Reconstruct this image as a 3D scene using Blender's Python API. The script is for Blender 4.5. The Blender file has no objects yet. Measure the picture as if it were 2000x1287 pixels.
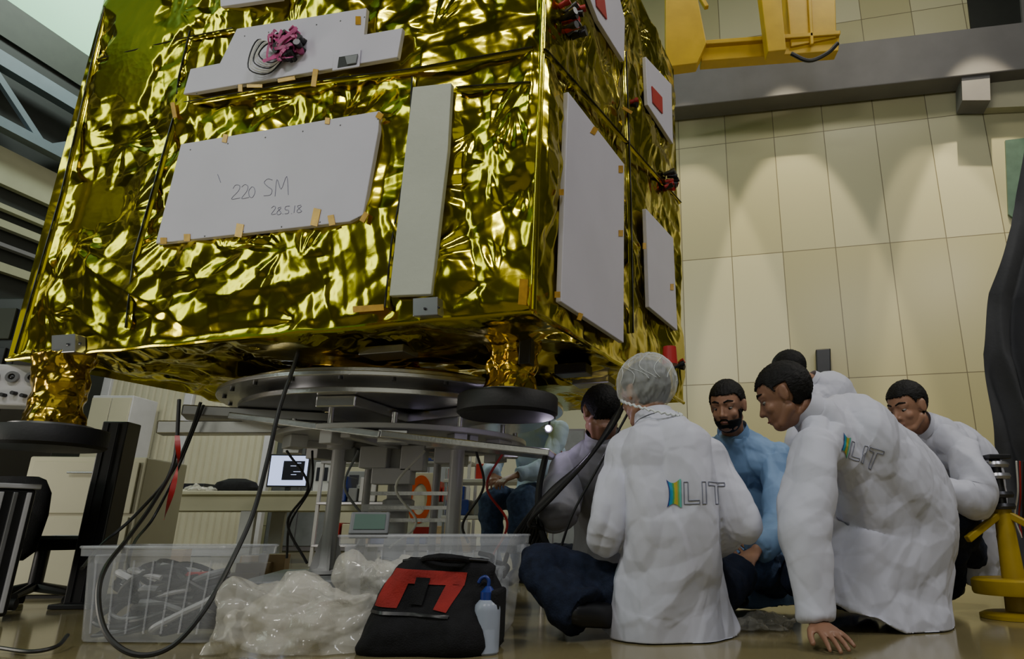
import bpy, bmesh, math, random
import numpy as np
from mathutils import Vector, Matrix, noise
from mathutils.bvhtree import BVHTree
random.seed(7); np.random.seed(7)
V=Vector
# ---------------------------------------------------------------- camera model
FP=1300.0; TH=math.radians(16.65); CH=0.36; U0=1200.0; V0=643.0
c_,s_=math.cos(TH),math.sin(TH)
def D(u,v):
    x=u-U0; y=V0-v
    return V((x, FP*c_-y*s_, FP*s_+y*c_))
def W(u,v,Y):
    d=D(u,v); t=Y/d.y
    return V((d.x*t,Y,CH+d.z*t))
def G(u,v,z=0.0):
    d=D(u,v); t=(z-CH)/d.z
    return V((d.x*t,d.y*t,z))
def hitp(u,v,p,n):
    d=D(u,v); o=V((0,0,CH)); t=(p-o).dot(n)/d.dot(n)
    return o+d*t
cam=bpy.data.cameras.new('camera'); co=bpy.data.objects.new('camera',cam)
bpy.context.scene.collection.objects.link(co)
co.location=(0,0,CH); co.rotation_euler=(math.pi/2+TH,0,0)
cam.sensor_width=36; cam.sensor_fit='HORIZONTAL'; cam.lens=FP/2000*36; cam.shift_x=-0.1
cam.clip_end=200; cam.clip_start=0.02
bpy.context.scene.camera=co
# ---------------------------------------------------------------- materials
def pm(name,col,rough=.5,metal=0,var=.12,vs=6,bump=0,bs=60,alpha=1,trans=0,emis=None,es=1,bd=.01,spec=None):
    m=bpy.data.materials.new(name); m.use_nodes=True; nt=m.node_tree; N=nt.nodes; L=nt.links
    b=N['Principled BSDF']
    tc=N.new('ShaderNodeTexCoord'); no=N.new('ShaderNodeTexNoise'); no.inputs['Scale'].default_value=vs; no.inputs['Detail'].default_value=4
    L.new(tc.outputs['Object'],no.inputs['Vector'])
    rp=N.new('ShaderNodeValToRGB'); rp.color_ramp.elements[0].position=.3; rp.color_ramp.elements[1].position=.7
    c=col
    rp.color_ramp.elements[0].color=(c[0]*(1-var),c[1]*(1-var),c[2]*(1-var),1)
    rp.color_ramp.elements[1].color=(min(1,c[0]*(1+var)),min(1,c[1]*(1+var)),min(1,c[2]*(1+var)),1)
    L.new(no.outputs['Fac'],rp.inputs['Fac']); L.new(rp.outputs['Color'],b.inputs['Base Color'])
    b.inputs['Roughness'].default_value=rough; b.inputs['Metallic'].default_value=metal
    b.inputs['Alpha'].default_value=alpha; b.inputs['Transmission Weight'].default_value=trans
    if spec is not None: b.inputs['Specular IOR Level'].default_value=spec
    if bump:
        n2=N.new('ShaderNodeTexNoise'); n2.inputs['Scale'].default_value=bs; n2.inputs['Detail'].default_value=5
        L.new(tc.outputs['Object'],n2.inputs['Vector'])
        bp=N.new('ShaderNodeBump'); bp.inputs['Strength'].default_value=bump; bp.inputs['Distance'].default_value=bd
        L.new(n2.outputs['Fac'],bp.inputs['Height']); L.new(bp.outputs['Normal'],b.inputs['Normal'])
    if emis:
        b.inputs['Emission Color'].default_value=(*emis,1); b.inputs['Emission Strength'].default_value=es
    return m
def foilmat(name,c1,c2,rough=.16,scale=1.0,st=.35,st2=.25):
    m=bpy.data.materials.new(name); m.use_nodes=True; nt=m.node_tree; N=nt.nodes; L=nt.links
    b=N['Principled BSDF']; b.inputs['Metallic'].default_value=1; b.inputs['Roughness'].default_value=rough
    tc=N.new('ShaderNodeTexCoord')
    nz=N.new('ShaderNodeTexNoise'); nz.inputs['Scale'].default_value=3*scale; nz.inputs['Detail'].default_value=2
    L.new(tc.outputs['Object'],nz.inputs['Vector'])
    mx=N.new('ShaderNodeMixRGB'); mx.blend_type='ADD'; mx.inputs['Fac'].default_value=.15
    L.new(tc.outputs['Object'],mx.inputs['Color1']); L.new(nz.outputs['Color'],mx.inputs['Color2'])
    vo=N.new('ShaderNodeTexVoronoi'); vo.inputs['Scale'].default_value=13*scale
    v2=N.new('ShaderNodeTexVoronoi'); v2.inputs['Scale'].default_value=31*scale
    L.new(mx.outputs['Color'],vo.inputs['Vector']); L.new(mx.outputs['Color'],v2.inputs['Vector'])
    b1=N.new('ShaderNodeBump'); b1.inputs['Strength'].default_value=st; b1.inputs['Distance'].default_value=.014
    b2=N.new('ShaderNodeBump'); b2.inputs['Strength'].default_value=st2; b2.inputs['Distance'].default_value=.005
    L.new(vo.outputs['Distance'],b1.inputs['Height']); L.new(v2.outputs['Distance'],b2.inputs['Height'])
    L.new(b1.outputs['Normal'],b2.inputs['Normal']); L.new(b2.outputs['Normal'],b.inputs['Normal'])
    rp=N.new('ShaderNodeValToRGB'); rp.color_ramp.elements[0].color=(*c1,1); rp.color_ramp.elements[1].color=(*c2,1)
    rp.color_ramp.elements[0].position=.35; rp.color_ramp.elements[1].position=.65
    L.new(nz.outputs['Fac'],rp.inputs['Fac']); L.new(rp.outputs['Color'],b.inputs['Base Color'])
    return m
M={}
M['foil']=foilmat('gold_foil',(.48,.41,.012),(.66,.55,.03),.165,1,.05,.06)
M['foil2']=foilmat('amber_foil',(.54,.34,.03),(.70,.50,.05),.18,1.6,.1,.1)
M['panel']=pm('white_panel',(.56,.54,.63),.45,0,.04,3)
M['strip']=pm('silver_tape_panel',(.48,.50,.43),.5,0,.04,4,.15,30)
M['ink']=pm('pencil_ink',(.17,.17,.26),.6)
M['print']=pm('grey_print',(.18,.19,.26),.7)
M['kapton']=pm('amber_tape',(.50,.27,.02),.25,.2,.2,30)
M['red']=pm('red_paint',(.40,.015,.015),.4)
M['redfab']=pm('red_fabric',(.27,.010,.008),.8,0,.15,20,.3,200)
M['darkmetal']=pm('dark_metal',(.05,.05,.055),.35,.7)
M['alu']=pm('brushed_aluminium',(.60,.60,.62),.25,.85,.12,4,.06,80)
M['alud']=pm('grey_aluminium',(.32,.32,.34),.3,.75,.12,4)
M['wsteel']=pm('white_painted_steel',(.50,.50,.52),.35,0,.06,5)
M['black']=pm('black_rubber',(.010,.010,.012),.6,0,.2,10,.1,90)
M['blackfab']=pm('black_nylon',(.008,.008,.010),.85,0,.3,30,.4,250,spec=.3)
M['blackpl']=pm('black_plastic',(.012,.012,.014),.35)
M['cable']=pm('cable_rubber',(.010,.010,.011),.45)
M['coat']=pm('white_coat_cloth',(.55,.56,.66),.65,0,.03,4,.05,140,bd=.002)
M['coatb']=pm('blue_coat_cloth',(.19,.32,.54),.65,0,.05,4,.05,140,bd=.002)
M['coatshade']=pm('shaded_white_coat_cloth',(.24,.24,.27),.7,0,.08,8,.05,140,bd=.002)  # whitish coat, shade under the satellite put into the grey colour
M['shirt']=pm('pale_blue_shirt',(.50,.66,.90),.7,0,.05,4,.05,140)
M['jeans']=pm('dark_denim',(.010,.015,.034),.9,0,.3,40,.3,160,spec=.3)
M['jeansb']=pm('blue_denim',(.045,.08,.17),.85,0,.3,40,.3,160)
M['skin']=pm('skin',(.36,.19,.12),.5,0,.08,12)
M['skind']=pm('skin_tan',(.25,.125,.075),.5,0,.08,12)
M['hair']=pm('black_hair',(.006,.0055,.0055),.65,0,.4,60,.5,220,bd=.004,spec=.25)
M['eye']=pm('eye_white',(.28,.26,.24),.3,0,.03)
M['iris']=pm('dark_iris',(.012,.008,.006),.15)
M['lip']=pm('lip_skin',(.22,.08,.065),.5)
M['clear']=pm('clear_plastic',(.66,.68,.74),.2,0,.05,5,.1,20,alpha=.30)
M['film']=pm('plastic_film',(.80,.78,.71),.09,0,.08,10,.1,30,alpha=.33,bd=.006,spec=.8)
M['net']=pm('hair_net',(.84,.88,.90),.5,0,.06,25,.2,60,alpha=.30)
M['band']=pm('net_elastic',(.62,.66,.68),.6,0,.1,25)
M['yellow']=pm('yellow_paint',(.58,.36,.001),.45,0,.1,3)
M['jack']=pm('yellow_jack_paint',(.38,.26,.008),.45,0,.15,9)
M['steelblue']=pm('blue_grey_steel',(.15,.19,.22),.5,0,.1,3)
M['beam']=pm('grey_beam_paint',(.19,.18,.19),.6,0,.08,2)
M['dark']=pm('dark_void',(.014,.016,.014),.6)
M['olive']=pm('dark_olive_paint',(.030,.035,.024),.6)
M['mint']=pm('mint_wall_paint',(.38,.70,.47),.7,0,.03,1)
M['beige']=pm('beige_paint',(.38,.37,.25),.6,0,.06,3)
M['cream']=pm('cream_paint',(.50,.48,.35),.55,0,.05,3)
M['curtain']=pm('dark_grey_sheet',(.034,.036,.042),.8,0,.15,5,.2,30)
M['blue']=pm('blue_plastic',(.012,.03,.20),.35)
M['bottle']=pm('milky_plastic',(.52,.58,.72),.3,0,.03,5,alpha=.58)
M['orange']=pm('orange_print',(.75,.10,.01),.5)
M['green']=pm('green_grey_board',(.10,.17,.14),.4)
M['paper']=pm('white_paper',(.7,.7,.66),.7)
M['pink']=pm('pink_ribbon',(.42,.05,.19),.4,0,.4,30)
M['grey']=pm('grey_plastic',(.20,.21,.22),.45)
M['wood']=pm('cardboard',(.38,.27,.15),.8)
M['screen']=pm('monitor_screen',(.2,.25,.5),.3,emis=(.55,.65,1.0),es=1.3)
M['screen2']=pm('screen_image',(.01,.01,.02),.3)
M['glow']=pm('led_lamp',(.9,.8,1),.3,emis=(.8,.7,1.0),es=10)
# ---------------------------------------------------------------- mesh builder
def frames(pts):
    T=[]
    n=len(pts)
    for i in range(n):
        a=pts[max(0,i-1)]; b=pts[min(n-1,i+1)]
        t=(b-a); T.append(t.normalized() if t.length>1e-9 else V((0,0,1)))
    up=V((0,0,1)) if abs(T[0].z)<.9 else V((1,0,0))
    x=T[0].cross(up).normalized(); out=[]
    for t in T:
        x=(x-t*x.dot(t)); x=x.normalized() if x.length>1e-6 else t.orthogonal().normalized()
        out.append((x,t.cross(x)))
    return out
def cr(pts,n=8):
    P=[V(p) for p in pts]; P=[P[0]*2-P[1]]+P+[P[-1]*2-P[-2]]; out=[]
    for i in range(1,len(P)-2):
        p0,p1,p2,p3=P[i-1:i+3]
        for k in range(n):
            t=k/n
            out.append(.5*((2*p1)+(p2-p0)*t+(2*p0-5*p1+4*p2-p3)*t*t+(3*p1-p0-3*p2+p3)*t**3))
    out.append(P[-2]); return out
class MB:
    def __init__(s): s.v=[]; s.f=[]
    def add(s,vs,fs):
        o=len(s.v); s.v+=[V(v) for v in vs]; s.f+=[tuple(i+o for i in f) for f in fs]; return s
    def hexa(s,p):
        return s.add(p,[(3,2,1,0),(4,5,6,7),(0,1,5,4),(1,2,6,5),(2,3,7,6),(3,0,4,7)])
    def box(s,c,sz,rz=0,R=None):
        R=R or Matrix.Rotation(rz,3,'Z'); c=V(c); hx,hy,hz=sz[0]/2,sz[1]/2,sz[2]/2
        P=[c+R@V(q) for q in [(-hx,-hy,-hz),(hx,-hy,-hz),(hx,hy,-hz),(-hx,hy,-hz),(-hx,-hy,hz),(hx,-hy,hz),(hx,hy,hz),(-hx,hy,hz)]]
        return s.hexa(P)
    def beam(s,a,b,w,h,up=V((0,0,1))):
        a=V(a);b=V(b); t=(b-a).normalized(); x=t.cross(up)
        x=x.normalized() if x.length>1e-4 else V((1,0,0)); y=x.cross(t)
        q=[]
        for p in (a,b): q+=[p-x*w/2-y*h/2,p+x*w/2-y*h/2,p+x*w/2+y*h/2,p-x*w/2+y*h/2]
        return s.hexa(q)
    def prism(s,pts,ext):
        n=len(pts); P=[V(p) for p in pts]; P+= [p+ext for p in P]
        fs=[tuple(range(n-1,-1,-1)),tuple(range(n,2*n))]+[(i,(i+1)%n,n+(i+1)%n,n+i) for i in range(n)]
        return s.add(P,fs)
    def tube(s,pts,rad,seg=12,cap=True,round_=False):
        pts=[V(p) for p in pts]
        if not hasattr(rad,'__len__'): rad=[rad]*len(pts)
        rad=list(rad)
        if round_:
            a=(pts[0]-pts[1]).normalized(); b=(pts[-1]-pts[-2]).normalized(); ra,rb=rad[0],rad[-1]
            pa=[pts[0]+a*ra*k for k in (.97,.8,.45)]; pb=[pts[-1]+b*rb*k for k in (.45,.8,.97)]
            pts=pa+pts+pb; rad=[ra*.24,ra*.6,ra*.89]+rad+[rb*.89,rb*.6,rb*.24]
        fr=frames(pts); vs=[];fs=[]
        for p,r,(x,y) in zip(pts,rad,fr):
            for k in range(seg):
                a=2*math.pi*k/seg; vs.append(p+x*(r*math.cos(a))+y*(r*math.sin(a)))
        for i in range(len(pts)-1):
            for k in range(seg):
                k2=(k+1)%seg; fs.append((i*seg+k,i*seg+k2,(i+1)*seg+k2,(i+1)*seg+k))
        if cap: fs.append(tuple(range(seg-1,-1,-1))); fs.append(tuple((len(pts)-1)*seg+k for k in range(seg)))
        return s.add(vs,fs)
    def loft(s,secs,seg=24):
        vs=[];fs=[]
        for (c,ax,ay,rx,ry) in secs:
            for k in range(seg):
                a=2*math.pi*k/seg; vs.append(c+ax*(rx*math.cos(a))+ay*(ry*math.sin(a)))
        for i in range(len(secs)-1):
            for k in range(seg):
                k2=(k+1)%seg; fs.append((i*seg+k,i*seg+k2,(i+1)*seg+k2,(i+1)*seg+k))
        fs.append(tuple(range(seg-1,-1,-1))); fs.append(tuple((len(secs)-1)*seg+k for k in range(seg)))
        return s.add(vs,fs)
    def ell(s,c,r,R=None,nu=20,nv=12):
        R=R or Matrix.Identity(3); c=V(c)
        if not hasattr(r,'__len__'): r=(r,r,r)
        vs=[c+R@V((0,0,-r[2]))];fs=[]
        for j in range(1,nv):
            ph=-math.pi/2+math.pi*j/nv
            for i in range(nu):
                th=2*math.pi*i/nu; vs.append(c+R@V((r[0]*math.cos(ph)*math.cos(th),r[1]*math.cos(ph)*math.sin(th),r[2]*math.sin(ph))))
        vs.append(c+R@V((0,0,r[2]))); t=len(vs)-1
        for i in range(nu):
            fs.append((0,1+(i+1)%nu,1+i)); fs.append((t,1+(nv-2)*nu+i,1+(nv-2)*nu+(i+1)%nu))
        for j in range(nv-2):
            for i in range(nu):
                a=1+j*nu+i;b=1+j*nu+(i+1)%nu; fs.append((a,b,b+nu,a+nu))
        return s.add(vs,fs)
    def lathe(s,c,prof,seg=48,R=None):
        R=R or Matrix.Identity(3); c=V(c); vs=[];fs=[]
        for (r,z) in prof:
            for k in range(seg):
                a=2*math.pi*k/seg; vs.append(c+R@V((r*math.cos(a),r*math.sin(a),z)))
        for i in range(len(prof)-1):
            for k in range(seg):
                k2=(k+1)%seg; fs.append((i*seg+k,i*seg+k2,(i+1)*seg+k2,(i+1)*seg+k))
        if prof[0][0]>1e-6 and prof[-1]!=prof[0]:
            fs.append(tuple(range(seg-1,-1,-1))); fs.append(tuple((len(prof)-1)*seg+k for k in range(seg)))
        return s.add(vs,fs)
    def ringprof(s,c,ri,ro,z0,z1,seg=64,R=None):
        return s.lathe(c,[(ri,z0),(ro,z0),(ro,z1),(ri,z1),(ri,z0)],seg,R)
ROOT={}
def link(o): bpy.context.scene.collection.objects.link(o)
def thing(name,label,cat,loc,group=None):
    e=bpy.data.objects.new(name,None); e.location=loc; e.empty_display_size=.05; link(e); e['label']=label; e['category']=cat
    if group: e['group']=group
    ROOT[e]=V(loc); return e
def mk(mb,name,mat,parent=None,smooth=True,bevel=0,label=None,cat=None,kind=None,group=None,ang=38,me=None):
    if parent is not None: o0=ROOT[parent]
    else:
        xs=[v for v in mb.v]; mn=V([min(v[i] for v in xs) for i in range(3)]); mxx=V([max(v[i] for v in xs) for i in range(3)])
        o0=V(((mn.x+mxx.x)/2,(mn.y+mxx.y)/2,mn.z))
    if me is None:
        me=bpy.data.meshes.new(name); me.from_pydata([v-o0 for v in mb.v],[],mb.f)
        bm=bmesh.new(); bm.from_mesh(me); bmesh.ops.recalc_face_normals(bm,faces=bm.faces); bm.to_mesh(me); bm.free()
    else:
        me.transform(Matrix.Translation(-o0))
    me.materials.clear(); me.materials.append(M[mat] if isinstance(mat,str) else mat)
    if smooth:
        me.polygons.foreach_set('use_smooth',[True]*len(me.polygons))
        try: me.set_sharp_from_angle(angle=math.radians(ang))
        except Exception: pass
    o=bpy.data.objects.new(name,me); link(o)
    if parent is not None: o.parent=parent
    else: o.location=o0
    ROOT[o]=o0
    if bevel:
        m=o.modifiers.new('bevel','BEVEL'); m.width=bevel; m.segments=2; m.limit_method='ANGLE'; m.angle_limit=math.radians(35)
    if label: o['label']=label
    if cat: o['category']=cat
    if kind: o['kind']=kind
    if group: o['group']=group
    return o
def crN(P,size,amp,seed):
    rs=np.random.RandomState(seed); mn=P.min(0)-size*.6; mx=P.max(0)+size*.6; d=P.shape[1]
    n=int(min(3500,max(6,np.prod((mx-mn)/size))))
    C=rs.rand(n,d)*(mx-mn)+mn; g=rs.randn(n,d)*amp/size*1.1; c=rs.rand(n)*amp*.8; k=amp/size**2*1.6
    A=(g+2*k*C).T.astype(np.float32); b=(c-(g*C).sum(1)-k*(C*C).sum(1)).astype(np.float32)
    Pf=P.astype(np.float32); out=np.empty(len(P),np.float32)
    for i in range(0,len(P),6000): out[i:i+6000]=(Pf[i:i+6000]@A+b).max(1)
    out-=k*(Pf*Pf).sum(1); return out-out.mean()
def disp(me,layers,seed,zmin=None,stretch=(1,1,1),bias=0.0,warp=0.0):
    n=len(me.vertices); co_=np.empty(n*3,np.float32); me.vertices.foreach_get('co',co_); P=co_.reshape(-1,3).copy()
    no=np.array([v.normal[:] for v in me.vertices],np.float32)
    Q0=P.copy()
    if warp:
        Q0+=warp*np.stack([np.sin(P[:,2]*9+P[:,0]*5+seed),np.sin(P[:,0]*8+P[:,2]*6+2*seed),np.sin(P[:,0]*10+P[:,1]*7+3*seed)],1)
    H=np.full(n,bias,np.float32)
    for i,l in enumerate(layers):
        sz,am=l[0],l[1]; Q=Q0*np.array(l[2] if len(l)>2 else stretch,np.float32)
        H+=crN(Q,sz,am,seed*17+i*2)-crN(Q,sz,am,seed*17+i*2+1)
    P+=no*H[:,None]
    if zmin is not None: P[:,2]=np.maximum(P[:,2],zmin)
    me.vertices.foreach_set('co',P.astype(np.float32).ravel()); me.update()
def remesh(mb,vox,sm=4,fac=.5,zmin=None,layers=None,seed=0,stretch=(1,1,1),bias=0.0,warp=0.0):
    me=bpy.data.meshes.new('tmp'); me.from_pydata(mb.v,[],mb.f)
    bm=bmesh.new(); bm.from_mesh(me); bmesh.ops.recalc_face_normals(bm,faces=bm.faces); bm.to_mesh(me); bm.free()
    o=bpy.data.objects.new('tmp',me); link(o)
    r=o.modifiers.new('r','REMESH'); r.mode='VOXEL'; r.voxel_size=vox
    if sm: s2=o.modifiers.new('s','SMOOTH'); s2.factor=fac; s2.iterations=sm
    dg=bpy.context.evaluated_depsgraph_get(); m2=bpy.data.meshes.new_from_object(o.evaluated_get(dg))
    bpy.data.objects.remove(o); bpy.data.meshes.remove(me)
    if layers: disp(m2,layers,seed,zmin,stretch,bias,warp)
    elif zmin is not None:
        for v in m2.vertices:
            if v.co.z<zmin: v.co.z=zmin
    m2.update(); return m2
# ---------------------------------------------------------------- room
wd=V((math.cos(math.radians(13)),-math.sin(math.radians(13)),0))
wn=V((-math.sin(math.radians(13)),-math.cos(math.radians(13)),0))
wp=W(1630,480,12.0)
def wallmat():
    m=bpy.data.materials.new('cream_wall_panels'); m.use_nodes=True; N=m.node_tree.nodes; L=m.node_tree.links; b=N['Principled BSDF']
    tc=N.new('ShaderNodeTexCoord'); br=N.new('ShaderNodeTexBrick'); br.offset=0; br.squash=1
    br.inputs['Scale'].default_value=1; br.inputs['Brick Width'].default_value=1.0; br.inputs['Row Height'].default_value=2.6
    br.inputs['Mortar Size'].default_value=.008; br.inputs['Mortar Smooth'].default_value=.1
    br.inputs['Color1'].default_value=(.47,.43,.25,1); br.inputs['Color2'].default_value=(.60,.57,.40,1); br.inputs['Mortar'].default_value=(.20,.17,.11,1)
    L.new(tc.outputs['Object'],br.inputs['Vector']); L.new(br.outputs['Color'],b.inputs['Base Color'])
    b.inputs['Roughness'].default_value=.32
    bp=N.new('ShaderNodeBump'); bp.inputs['Distance'].default_value=.004; bp.invert=True; L.new(br.outputs['Fac'],bp.inputs['Height']); L.new(bp.outputs['Normal'],b.inputs['Normal'])
    return m
def structure(name,pts,mat,th=None):
    mb=MB()
    mb.add(pts,[tuple(range(len(pts)))]) if th is None else mb.prism(pts,th)
    return mk(mb,name,mat,smooth=False,kind='structure')
def back_wall():
    me=bpy.data.meshes.new('wall_back')
    org=hitp(1632,483,wp,wn); org.z=org.z-2.6*2
    x0,x1=-17,9; y0=-org.z; y1=14-org.z
    me.from_pydata([(x0,y0,0),(x1,y0,0),(x1,y1,0),(x0,y1,0),(x0,y0,-.2),(x1,y0,-.2),(x1,y1,-.2),(x0,y1,-.2)],[],[(0,1,2,3),(7,6,5,4),(0,4,5,1),(1,5,6,2),(2,6,7,3),(3,7,4,0)])
    me.materials.append(wallmat()); o=bpy.data.objects.new('wall_back',me)
    R=Matrix((wd,V((0,0,1)),wn)).transposed().to_4x4()
    o.matrix_world=Matrix.Translation(org)@R; link(o); o['kind']='structure'
back_wall()
M['floor']=pm('epoxy_floor',(.22,.185,.09),.12,0,.12,1.2,.04,3)
structure('floor',[(-16,-9,0),(16,-9,0),(16,20,0),(-16,20,0)],'floor')
structure('ceiling',[(-16,-9,14),(-16,20,14),(16,20,14),(16,-9,14)],'olive')
ld=V((math.sin(math.radians(13)),math.cos(math.radians(13)),0)); ln=V((ld.y,-ld.x,0))
def LP(y,off=0):
    return V((-12.06+.2308*y,y,0))+ln*off
lwp=LP(9)
zt=hitp(180,118,lwp,ln).z; zb=hitp(165,160,lwp,ln).z
def lw(z0,z1,mat,name,off=0,th=-.2,y1=16):
    a,b=LP(-4,off),LP(y1,off)
    structure(name,[a+V((0,0,z0)),b+V((0,0,z0)),b+V((0,0,z1)),a+V((0,0,z1))],mat,ln*th)
lw(0,zb,'dark','wall_left'); lw(zb,14,'mint','wall_left_upper')
lw(zb-.15,zt,'olive','trim_1',.01,.05)
zbe=hitp(110,345,lwp,ln).z; zbl=hitp(105,410,lwp,ln).z
lw(zbl,zbe,'beige','trim_2',.01,.12)
for i,(z,h) in enumerate([(zbl-.35,.08),(zbl-.62,.12),(zbl-.95,.06),(zbl-1.3,.14)]):
    lw(z-h/2,z+h/2,'beige' if i!=2 else 'beam','trim_%d'%(3+i),.02,.12)
tr=thing('steel_truss','blue-grey painted steel roof truss with diagonal braces','steel truss',LP(9,.4)+V((0,0,zbe)))
mb=MB(); zt1=zb-.75; TO=.35
mb.beam(LP(4,TO)+V((0,0,zt1)),LP(13,TO)+V((0,0,zt1)),.2,.24); mk(mb,'top_chord','steelblue',tr,False)
mb=MB(); mb.beam(LP(4,TO)+V((0,0,zbe+.22)),LP(13,TO)+V((0,0,zbe+.22)),.2,.16); mk(mb,'bottom_chord','steelblue',tr,False)
y=5.0
while y<10.8:
    for a,b,w,h in ((y,y+1.2,.10,.12),(y+1.2,y+2.4,.08,.10)):
        m1=MB(); za,zb_=(zbe+.2,zt1) if a==y else (zt1,zbe+.2)
        m1.beam(LP(a,TO)+V((0,0,za)),LP(b,TO)+V((0,0,zb_)),w,h); mk(m1,'brace','steelblue',tr,False)
    m1=MB(); m1.beam(LP(y+1.2,TO)+V((0,0,zt1)),LP(y+1.21,TO)+V((0,0,zbe+.2)),.14,.14); mk(m1,'strut','steelblue',tr,False)
    y+=2.4
def wallprism(pxs,off,th):
    p=wp+wn*off; mb=MB(); mb.prism([hitp(u,v,p,wn) for u,v in pxs],wn*th); return mb
mb=wallprism([(1250,160),(2080,66),(2080,156),(1250,243)],.05,.5); mk(mb,'trim_10','beam',smooth=False,kind='structure',bevel=.02)
mb=wallprism([(1866,160),(1919,150),(1921,222),(1868,222)],.05,.45); mk(mb,'trim_11','beam',smooth=False,kind='structure')
mb=wallprism([(1918,175),(2080,155),(2080,215),(1920,222)],.02,.2); mk(mb,'trim_12','cream',smooth=False,kind='structure')
mb=wallprism([(1886,-20),(2080,-40),(2080,64),(1898,82)],.01,.05); mk(mb,'window_1','dark',smooth=False,kind='structure')
mb=wallprism([(1962,276),(2080,262),(2080,500),(1968,420)],.01,.05); mk(mb,'window_2','green',smooth=False,kind='structure')
mb=wallprism([(1990,-20),(2005,-20),(2012,75),(1997,77)],.07,.08); mk(mb,'trim_13','beam',smooth=False,kind='structure')
mb=wallprism([(1592,686),(1621,684),(1622,741),(1594,743)],.02,.18); mk(mb,'wall_box','blackpl',smooth=False,bevel=.02,label='small black box mounted on the panelled wall',cat='wall box')  # plain dark box on the wall, use unknown
# ---------------------------------------------------------------- yellow crane
cr0=W(1480,100,10.0)
crn=thing('overhead_crane','yellow painted overhead travelling crane with girders','crane',cr0)
def cprism(name,pxs,Y,th,mat='yellow'):
    mb=MB(); mb.prism([W(u,v,Y) for u,v in pxs],V((0,th,0))); return mk(mb,name,mat,crn,False,.015)
cprism('end_carriage',[(1300,-60),(1352,-60),(1380,82),(1362,122),(1300,130)],9.6,.25)
cprism('girder',[(1368,86),(1640,66),(1638,98),(1370,118)],9.8,.25)
cprism('girder_flange',[(1366,78),(1642,58),(1642,66),(1368,86)],9.7,.45)
cprism('upright',[(1480,-60),(1520,-60),(1536,96),(1500,100)],9.4,.25)
cprism('hoist_box',[(1532,-60),(1630,-60),(1634,72),(1545,90)],9.75,.35)
cprism('box_rib',[(1575,-60),(1582,-60),(1590,84),(1583,86)],9.70,.06)
cprism('brace',[(1335,-60),(1345,-60),(1385,10),(1377,12)],10.1,.1)
mb=MB(); mb.tube(cr([W(1545,104,9.4),W(1580,118,9.4),W(1615,104,9.4),W(1636,84,9.4)],6),.035,8); mk(mb,'cable_loop','cable',crn)
# ---------------------------------------------------------------- satellite
SZ=1.11; TOP=3.55
Cn=G(1040,605,SZ); Cl=G(15,700,SZ); Cr=G(1335,785,SZ)
ea=(Cl-Cn); La=ea.length; ea.normalize(); eb=(Cr-Cn); Lb=eb.length; eb.normalize()
nL=ea.cross(V((0,0,1))); nL=nL if nL.y<0 else -nL; nL.normalize()
nR=eb.cross(V((0,0,1))); nR=nR if nR.x>0 else -nR; nR.normalize()
Cb=Cl+eb*Lb
def foilgrid(mb,o,ex,ey,w,h,n,seed,res=.0075,amp=1.0):
    nx=int(w/res);ny=int(h/res)
    xs=np.linspace(0,w,nx+1); ys=np.linspace(0,h,ny+1); XX,YY=np.meshgrid(xs,ys); X=XX.ravel();Y=YY.ravel()
    P2=np.stack([X,Y],1); H=np.zeros_like(X)
    P2w=P2+.02*np.stack([np.sin(Y*7+seed),np.sin(X*6+2*seed)],1)
    for sz,am,sd in ((.42,.013,1),(.22,.0078,3),(.12,.0038,11)):
        H+=crN(P2w,sz,am*amp,seed*10+sd)-crN(P2w,sz,am*amp,seed*10+sd+1)
    for a,sz,am,sx,sy,sd in ((.5,.11,.0050,.15,1.2,7),(-.7,.11,.0048,.17,1.2,17),(1.4,.09,.0036,.18,1.3,27),(-.15,.08,.0032,.16,1.3,37)):
        Rm=np.array([[math.cos(a),-math.sin(a)],[math.sin(a),math.cos(a)]])
        Q=(P2w@Rm)*np.array([sx,sy]); msk=np.clip(.4+1.4*np.sin(X*3.1+seed+sd)*np.sin(Y*2.7+sd*2),0,1)
        H+=msk*(crN(Q,sz,am*amp,seed*10+sd)-crN(Q,sz,am*amp,seed*10+sd+1))
    rs=np.random.RandomState(seed*31); m=int(w*h*12)
    for i in range(m):
        ax,ay=rs.rand()*w,rs.rand()*h; R=rs.uniform(.07,.20); k=rs.randint(6,12); p=rs.rand(4)*6.28
        sel=np.where((np.abs(X-ax)<R*2.2)&(np.abs(Y-ay)<R*2.2))[0]
        dx=X[sel]-ax;dy=Y[sel]-ay; r=np.hypot(dx,dy)/R; th=np.arctan2(dy,dx)
        tri=np.abs(np.mod(k*th/6.2832+p[0]+.5*np.sin(2*th+p[1])+.35*np.sin(3*th+p[2]),1)*2-1)*2-1
        ecc=np.clip(.35+.85*np.cos(th-p[3]),0,1)
        H[sel]+=.0078*amp*(R/.14)*np.minimum(r,1.2)*np.exp(-(r/1.3)**3)*tri*ecc*(7/k)**.8
    e=np.minimum.reduce([X,w-X,Y,h-Y]); H*=np.clip(e/.04,0,1); H=np.clip(H,-.04,.026)
    o=np.array(o);A=np.array(ex);B=np.array(ey);Nn=np.array(n)
    P=o+X[:,None]*A+Y[:,None]*B+H[:,None]*Nn
    fs=[(j*(nx+1)+i,j*(nx+1)+i+1,(j+1)*(nx+1)+i+1,(j+1)*(nx+1)+i) for j in range(ny) for i in range(nx)]
    mb.add([V(p) for p in P],fs)
sat=thing('satellite','large box-shaped satellite wrapped in crinkled gold foil with white panels','satellite',V(((Cn.x+Cb.x)/2,(Cn.y+Cb.y)/2,SZ)))
mb=MB(); Z3=V((0,0,1))
foilgrid(mb,Cn,ea,Z3,La,TOP-SZ,nL,1)
foilgrid(mb,Cn,eb,Z3,Lb,TOP-SZ,nR,2)
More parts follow.
